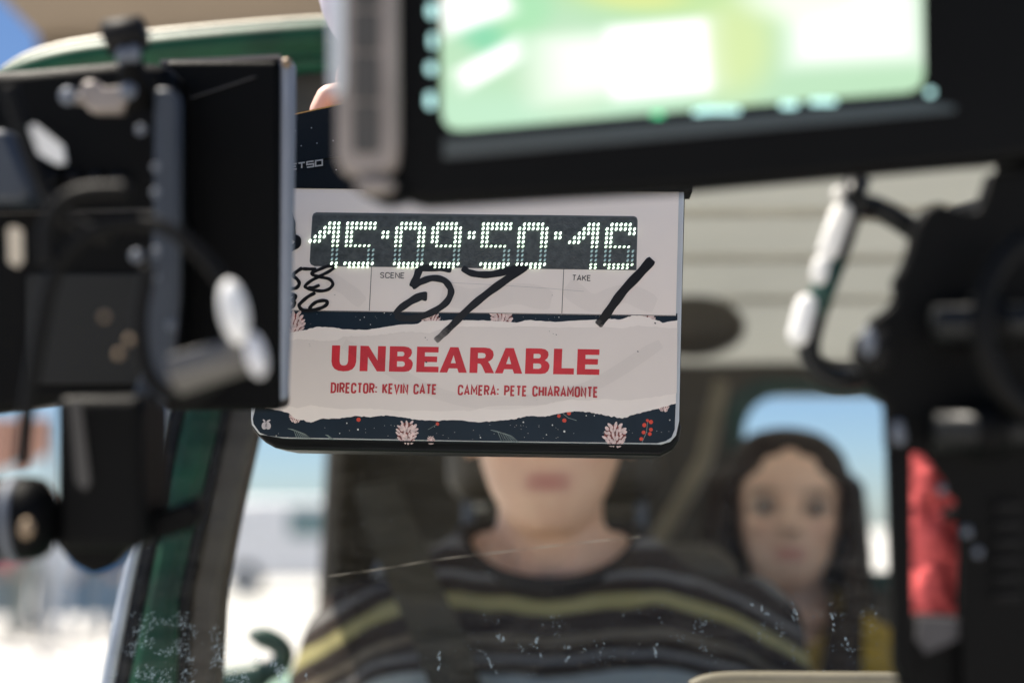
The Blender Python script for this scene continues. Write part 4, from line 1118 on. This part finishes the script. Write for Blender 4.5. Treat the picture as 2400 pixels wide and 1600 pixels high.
for x, y, w, h, m_ in ((1012, 25, 20, 30, ICO), (1014, 95, 14, 30, ICO), (1010, 160, 20, 24, ICO), (1008, 235, 18, 34, ICO), (1542, 268, 26, 10, ICG), (1690, 258, 90, 12, ICO), (1640, 262, 30, 10, ICO), (1850, 245, 40, 14, ICO), (1930, 238, 60, 12, ICO), (2182, 216, 16, 16, ICO)):
    mk('touch_icon', pxprism(rr(x - w / 2, y - h / 2, x + w / 2, y + h / 2, min(w, h) * .4, 3), dM - .0025, .002), m_, fmn)
mk('bezel_gloss', pxprism([(1040, 325), (2165, 236), (2240, 250), (2236, 262), (1040, 372)], dM - .001, .0008), mat('glossy_bezel', (.035, .045, .05), .15), fmn)
# side grip of the monitor cage
sg = mk('side_grip', pxprism([(788, -420), (930, -420), (935, 330), (930, 385), (905, 412), (840, 420), (800, 405), (786, 370)], .55, .022), M['taupe'], fmn, bevel=.003)
for y0, y1 in ((-380, -260), (-250, -130), (-120, 20), (28, 120), (128, 236), (244, 358)):
    mk('grip_slot', pxprism(rr(828, y0, 888, y1, 10), .5488, .001), M['taupedark'], sg)
mk('edge_rail', pxprism([(772, -420), (806, -420), (806, 190), (800, 225), (780, 225), (772, 190)], .52, .003), mat('pale_steel', (.55, .57, .60), .4, .3), sg, bevel=.001)
mk('grip_foot', pxprism([(800, 415), (930, 412), (960, 470), (900, 478), (840, 450)], .553, .02), M['black'], sg, bevel=.003)
mk('foot_screw', ellipsoid(P(880, 437, .548), (.008, .004, .0035)), M['taupe'], sg, smooth=True)
mk('mount_arm', tube([P(2330, 200, .60), P(2390, 330, .62), P(2420, 500, .64)], .012), M['black'], fmn)

# ------------------------------------------------------------------ camera support on the right
rg = thing('camera_rig', P(2250, 1600, .58), 'tall black camera rig filling the right edge of the frame', 'camera rig')
dR = .575
mk('upper_body', pxprism([(2326, 402), (2600, 380), (2620, 1065), (2168, 1065), (2140, 1062), (2084, 1060), (2080, 950), (2022, 896), (2027, 844), (2044, 786), (2040, 755), (2089, 720), (2104, 693), (2099, 662), (2113, 638), (2131, 597), (2147, 532), (2170, 490), (2200, 474), (2269, 498), (2296, 494)], dR, .010), M['black'], rg, bevel=.002)
mk('rear_sun_block', pxprism([(2400, 430), (2640, 400), (2640, 1700), (2350, 1700), (2350, 1000)], dR + .0105, .11), M['black'], rg, bevel=.004)  # rig mass, deepened to block sun from the pouch
mk('upright_post', pxprism([(2083, 1050), (2140, 1050), (2143, 1450), (2150, 1600), (2120, 1592), (2098, 1560)], dR + .002, .008), M['black'], rg, bevel=.002)
mk('side_body', pxprism([(2218, 1050), (2620, 1050), (2620, 1700), (2262, 1700), (2252, 1440), (2256, 1225), (2215, 1222), (2213, 1198), (2250, 1190), (2245, 1170), (2222, 1160), (2226, 1140), (2198, 1100), (2160, 1056)], dR + .004, .006), M['black'], rg, bevel=.002)
mk('base_block', pxprism([(2096, 1560), (2150, 1440), (2260, 1448), (2280, 1720), (2140, 1720), (2110, 1600)], dR + .012, .01), M['black'], rg, bevel=.003)
mk('grey_flap', pxprism([(2155, 1445), (2275, 1452), (2262, 1490), (2170, 1530), (2150, 1500)], dR + .008, .003), mat('dark_grey_cloth', (.055, .052, .056), .7), rg)
for x, y, r in ((2207, 1146, .0026), (2266, 1245, .0028), (2292, 1293, .0026), (2107, 1022, .0042), (2105, 1000, .0036)):
    mk('screw', ellipsoid(P(x, y, dR - .006), (r * .7, r * .5, r * .8)), M['gunmetal'], rg, smooth=True)
for y in (760, 1010):
    rd = mk('support_rod', tube([P(2190, y, dR - .012), P(2620, y - 14, dR - .012)], .0075, 16), M['blackmet'], rg, smooth=True)
    mk('rod_clamp', tube([P(2280, y - 3, dR - .012), P(2345, y - 5, dR - .012)], .0115, 16), M['black'], rd, smooth=True)
for j in range(6):
    mk('vent_slot', pxprism(rr(2335, 1180 + j * 42, 2395, 1196 + j * 42, 6), dR - .0002, .003), M['rubber'], rg)
mk('body_cable', tube(catmull([P(2400, 560, dR - .02), P(2330, 640, dR - .025), P(2300, 760, dR - .03), P(2340, 900, dR - .03), P(2420, 980, dR - .02)], 6), .0042, 12), cabm, rg, smooth=True)
kb = mk('round_knob', tube([P(2040, 780, dR), P(2046, 800, dR), P(2040, 850, dR), P(2034, 870, dR)], [.006, .008, .008, .006], 16), M['rubber'], rg, smooth=True)
mk('knob_cap', ellipsoid(P(2036, 800, dR - .008), (.003, .003, .006)), M['gunmetal'], kb, smooth=True)
mk('ground_stand', tube([P(2420, 1650, .62), Vector((.30, .62, 0))], [.03, .022]), M['black'], rg)

pc = thing('red_pouch', P(2195, 1440, .63), 'red cloth pouch seen through the gap in the black rig', 'pouch')
V, F = [], []
nx, ny = 14, 30
for j in range(ny + 1):
    for i in range(nx + 1):
        px, py = 2100 + 200 * i / nx, 1030 + 430 * j / ny
        dd = .655 - .014 * math.sin(math.pi * i / nx) + .004 * noise.noise(Vector((px * .012, py * .010 + px * .006, 2))) + .003 * noise.noise(Vector((px * .03, py * .03, 7)))
        V.append(P(px, py, dd))
n0 = len(V)
for j in range(ny + 1):
    for i in range(nx + 1):
        V.append(P(2100 + 200 * i / nx, 1030 + 430 * j / ny, .67))
for j in range(ny):
    for i in range(nx):
        a = j * (nx + 1) + i
        F += [(a, a + 1, a + nx + 2, a + nx + 1), (n0 + a, n0 + a + nx + 1, n0 + a + nx + 2, n0 + a + 1)]
for i in range(nx):
    a, b = i, ny * (nx + 1) + i
    F += [(a, n0 + a, n0 + a + 1, a + 1), (b, b + 1, n0 + b + 1, n0 + b)]
for j in range(ny):
    a, b = j * (nx + 1), j * (nx + 1) + nx
    F += [(a, a + nx + 1, n0 + a + nx + 1, n0 + a), (b, n0 + b, n0 + b + nx + 1, b + nx + 1)]
mk('pouch_cloth', (V, F), M['red'], pc, smooth=True)
mk('pouch_strap', tube([P(2200, 1032, .660), P(2230, 900, .66), P(2300, 700, .66)], .003), M['black'], pc)

# bent arm between monitor and rig
ba = thing('articulating_arm', P(1990, 470, .60), 'bent black articulating arm with painted glints hanging under the monitor', 'bracket')
dA = .60
path = catmull([P(x, y, dA) for x, y in ((2150, 545), (2080, 500), (2020, 480), (1995, 500), (1968, 580), (1935, 670), (1905, 760), (1896, 820), (1915, 865), (1965, 890), (2030, 880))], 6)
mk('arm', tube(path, .0048, 12), M['blackmet'], ba, smooth=True)
mk('arm_strut', tube([P(2010, 425, dA + .004), P(2000, 470, dA), P(2050, 490, dA)], .0055, 10), M['blackmet'], ba, smooth=True)
mk('green_section', tube([P(1957, 600, dA - .001), P(1925, 690, dA - .001), P(1905, 740, dA - .001)], .0052, 12), M['greendk'], ba, smooth=True)  # green length laid along the arm
for pts, r in (([(1966, 452), (1964, 456)], .0026), ([(1972, 500), (1942, 585)], .0046), ([(1926, 618), (1920, 648)], .0036), ([(1890, 715), (1872, 785)], .0046)):
    mk('painted_glint', capsule(P(*pts[0], dA - .006), P(*pts[1], dA - .006), r), M['white_tape_and_glint'], ba, smooth=True)  # glints on the arm, painted in as white solids

# ------------------------------------------------------------------ far background on the left
def bystander(x, y, rz, h, top, legs, label, hairc=(.03, .02, .015)):
    t = thing('person', (x, y, 0), label, 'person', 'bystanders beyond the car')
    BASE[t.name] = Vector((0, 0, 0)); t.rotation_euler = (0, 0, rz); t.scale = (h / 1.72,) * 3
    shp = [loft([ellring((0, 0, z), a, b) for z, a, b in ((.86, .16, .11), (1.0, .15, .105), (1.2, .17, .115), (1.36, .185, .11), (1.44, .12, .08), (1.48, .06, .06))]),
           tube([(0, 0, 1.44), (0, -.01, 1.56)], .055), loft([ellring((0, cy, 1.49 + z), rx, ry) for z, rx, ry, cy in HEAD]), ellipsoid((0, -.10, 1.585), (.014, .018, .02))]
    for s in (-1, 1):
        shp.append(chain([(s * .19, 0, 1.38), (s * .24, .02, 1.10), (s * .22, -.06, .86), (s * .215, -.08, .76)], [.055, .045, .034, .036]))
        shp.append(chain([(s * .09, 0, .90), (s * .10, -.01, .48), (s * .11, .02, .09), (s * .12, -.14, .05)], [.088, .062, .045, .04]))
    me = fuse(comb(*shp), .016, 4)
    lay = me.color_attributes.new('tone', 'FLOAT_COLOR', 'POINT')
    for v in me.vertices:
        z, yy, xx = v.co.z, v.co.y, v.co.x
        if z > 1.49: c = hairc if (z > 1.66 or yy > .02) else (.50, .33, .25)
        elif abs(xx) > .17 and z < .84: c = (.50, .33, .25)
        elif z > .90: c = top
        elif z > .09: c = legs
        else: c = (.03, .03, .03)
        lay.data[v.index].color = (*c, 1)
    mk('body', me, CLOTH, t)
CLOTH = vcol_mat('cloth', .85, False)
for a in ((-6.75, 18.0, .3, 1.74, (.12, .22, .30), (.05, .07, .10), 'far bystander in teal top, nearest the left edge'),
          (-6.3, 18.3, -.4, 1.70, (.62, .09, .11), (.16, .20, .20), 'far bystander in red top beyond the car'),
          (-5.9, 17.8, .2, 1.80, (.30, .33, .32), (.24, .26, .24), 'far bystander in grey clothes, third from the left edge'),
          (-5.55, 17.6, .9, 1.68, (.62, .66, .70), (.50, .54, .58), 'far bystander dressed in white beyond the car'),
          (-5.25, 18.2, -.2, 1.76, (.08, .26, .55), (.20, .26, .32), 'far bystander in bright blue top'),
          (-4.9, 18.5, .5, 1.72, (.16, .22, .28), (.14, .20, .26), 'far bystander in slate blue, nearest the green pillar')):
    bystander(*a)
# terracotta awning
aw = thing('market_awning', (-8.0, 16, 0), 'terracotta awning on thin poles at the far left', 'awning')
awm = mat('terracotta_canvas', (.26, .135, .095), .85, var=.15, scale=2)
c1, c2 = P(-160, 1140, 16), P(160, 1040, 14)
up_ = Vector((0, 0, .9))
pa = [P(-160, 1150, 17), P(118, 1060, 14.5), P(118, 975, 14.5), P(-160, 975, 17)]
for i in range(4):
    t0, t1 = i / 4, (i + 1) / 4 - .03
    q = [pa[0].lerp(pa[1], t0), pa[0].lerp(pa[1], t1), pa[3].lerp(pa[2], t1), pa[3].lerp(pa[2], t0)]
    mk('awning_panel', prism(q, Vector((.02, .12, 0))), awm, aw)
mk('awning_back', prism([p + Vector((0, .14, 0)) for p in pa], Vector((0, .05, 0))), mat('brown_seam', (.16, .08, .05), .8), aw)
for p in (pa[0], pa[1]):
    mk('pole', tube([(p.x, p.y + .05, 0), (p.x, p.y + .05, p.z + .3)], .03), M['post'], aw)
# far van
vn = thing('parked_van', (-3.75, 25, 0), 'white van with grey green window parked far off, seen through the side window', 'van')
vm = mat('van_paint', (.72, .72, .74), .4)
vn.location = (-3.6, 30, 0); BASE[vn.name] = Vector((-3.6, 30, 0))
mk('van_body', prism([(-6.2, 29.2, .35), (-6.2, 31, .35), (-6.2, 31, 1.95), (-6.2, 29.2, 1.95)], Vector((3.6, 0, 0))), vm, vn, bevel=.12, segs=3)
mk('van_nose', prism([(-2.6, 29.3, .35), (-1.8, 29.3, .40), (-1.8, 29.3, .95), (-2.25, 29.3, 1.1), (-2.6, 29.3, 1.8)], Vector((0, 1.6, 0))), vm, vn, bevel=.05)
mk('side_window_or_glint', box((-3.7, 29.19, 1.47), (1.7, .02, .58)), mat('tinted_glass', (.16, .24, .25), .1), vn)
for x in (-5.4, -2.6):
    w = mk('wheel', tube([(x, 29.15, .33), (x, 29.4, .33)], .33, 20), M['rubber'], vn)
    mk('rim', tube([(x, 29.13, .33), (x, 29.16, .33)], .19, 16), M['palegrey'], w)

# low barrier behind the bystanders
for i in range(4):
    bx = -9.6 + i * 1.25
    bt = thing('crowd_barrier', (bx, 19.4, 0), ('teal', 'grey', 'pale grey', 'blue')[i] + ' crowd barrier panel far behind the bystanders', 'barrier', 'crowd barrier panels')
    mk('barrier_panel', box((bx, 19.4, .68), (1.18, .04, .95)), mat('barrier_cloth', ((.12, .20, .24), (.15, .18, .19), (.20, .25, .28), (.09, .17, .26))[i], .8), bt)
    for q in (-.55, .55):
        mk('barrier_foot', box((bx + q, 19.4, .11), (.05, .5, .2)), M['post'], bt)
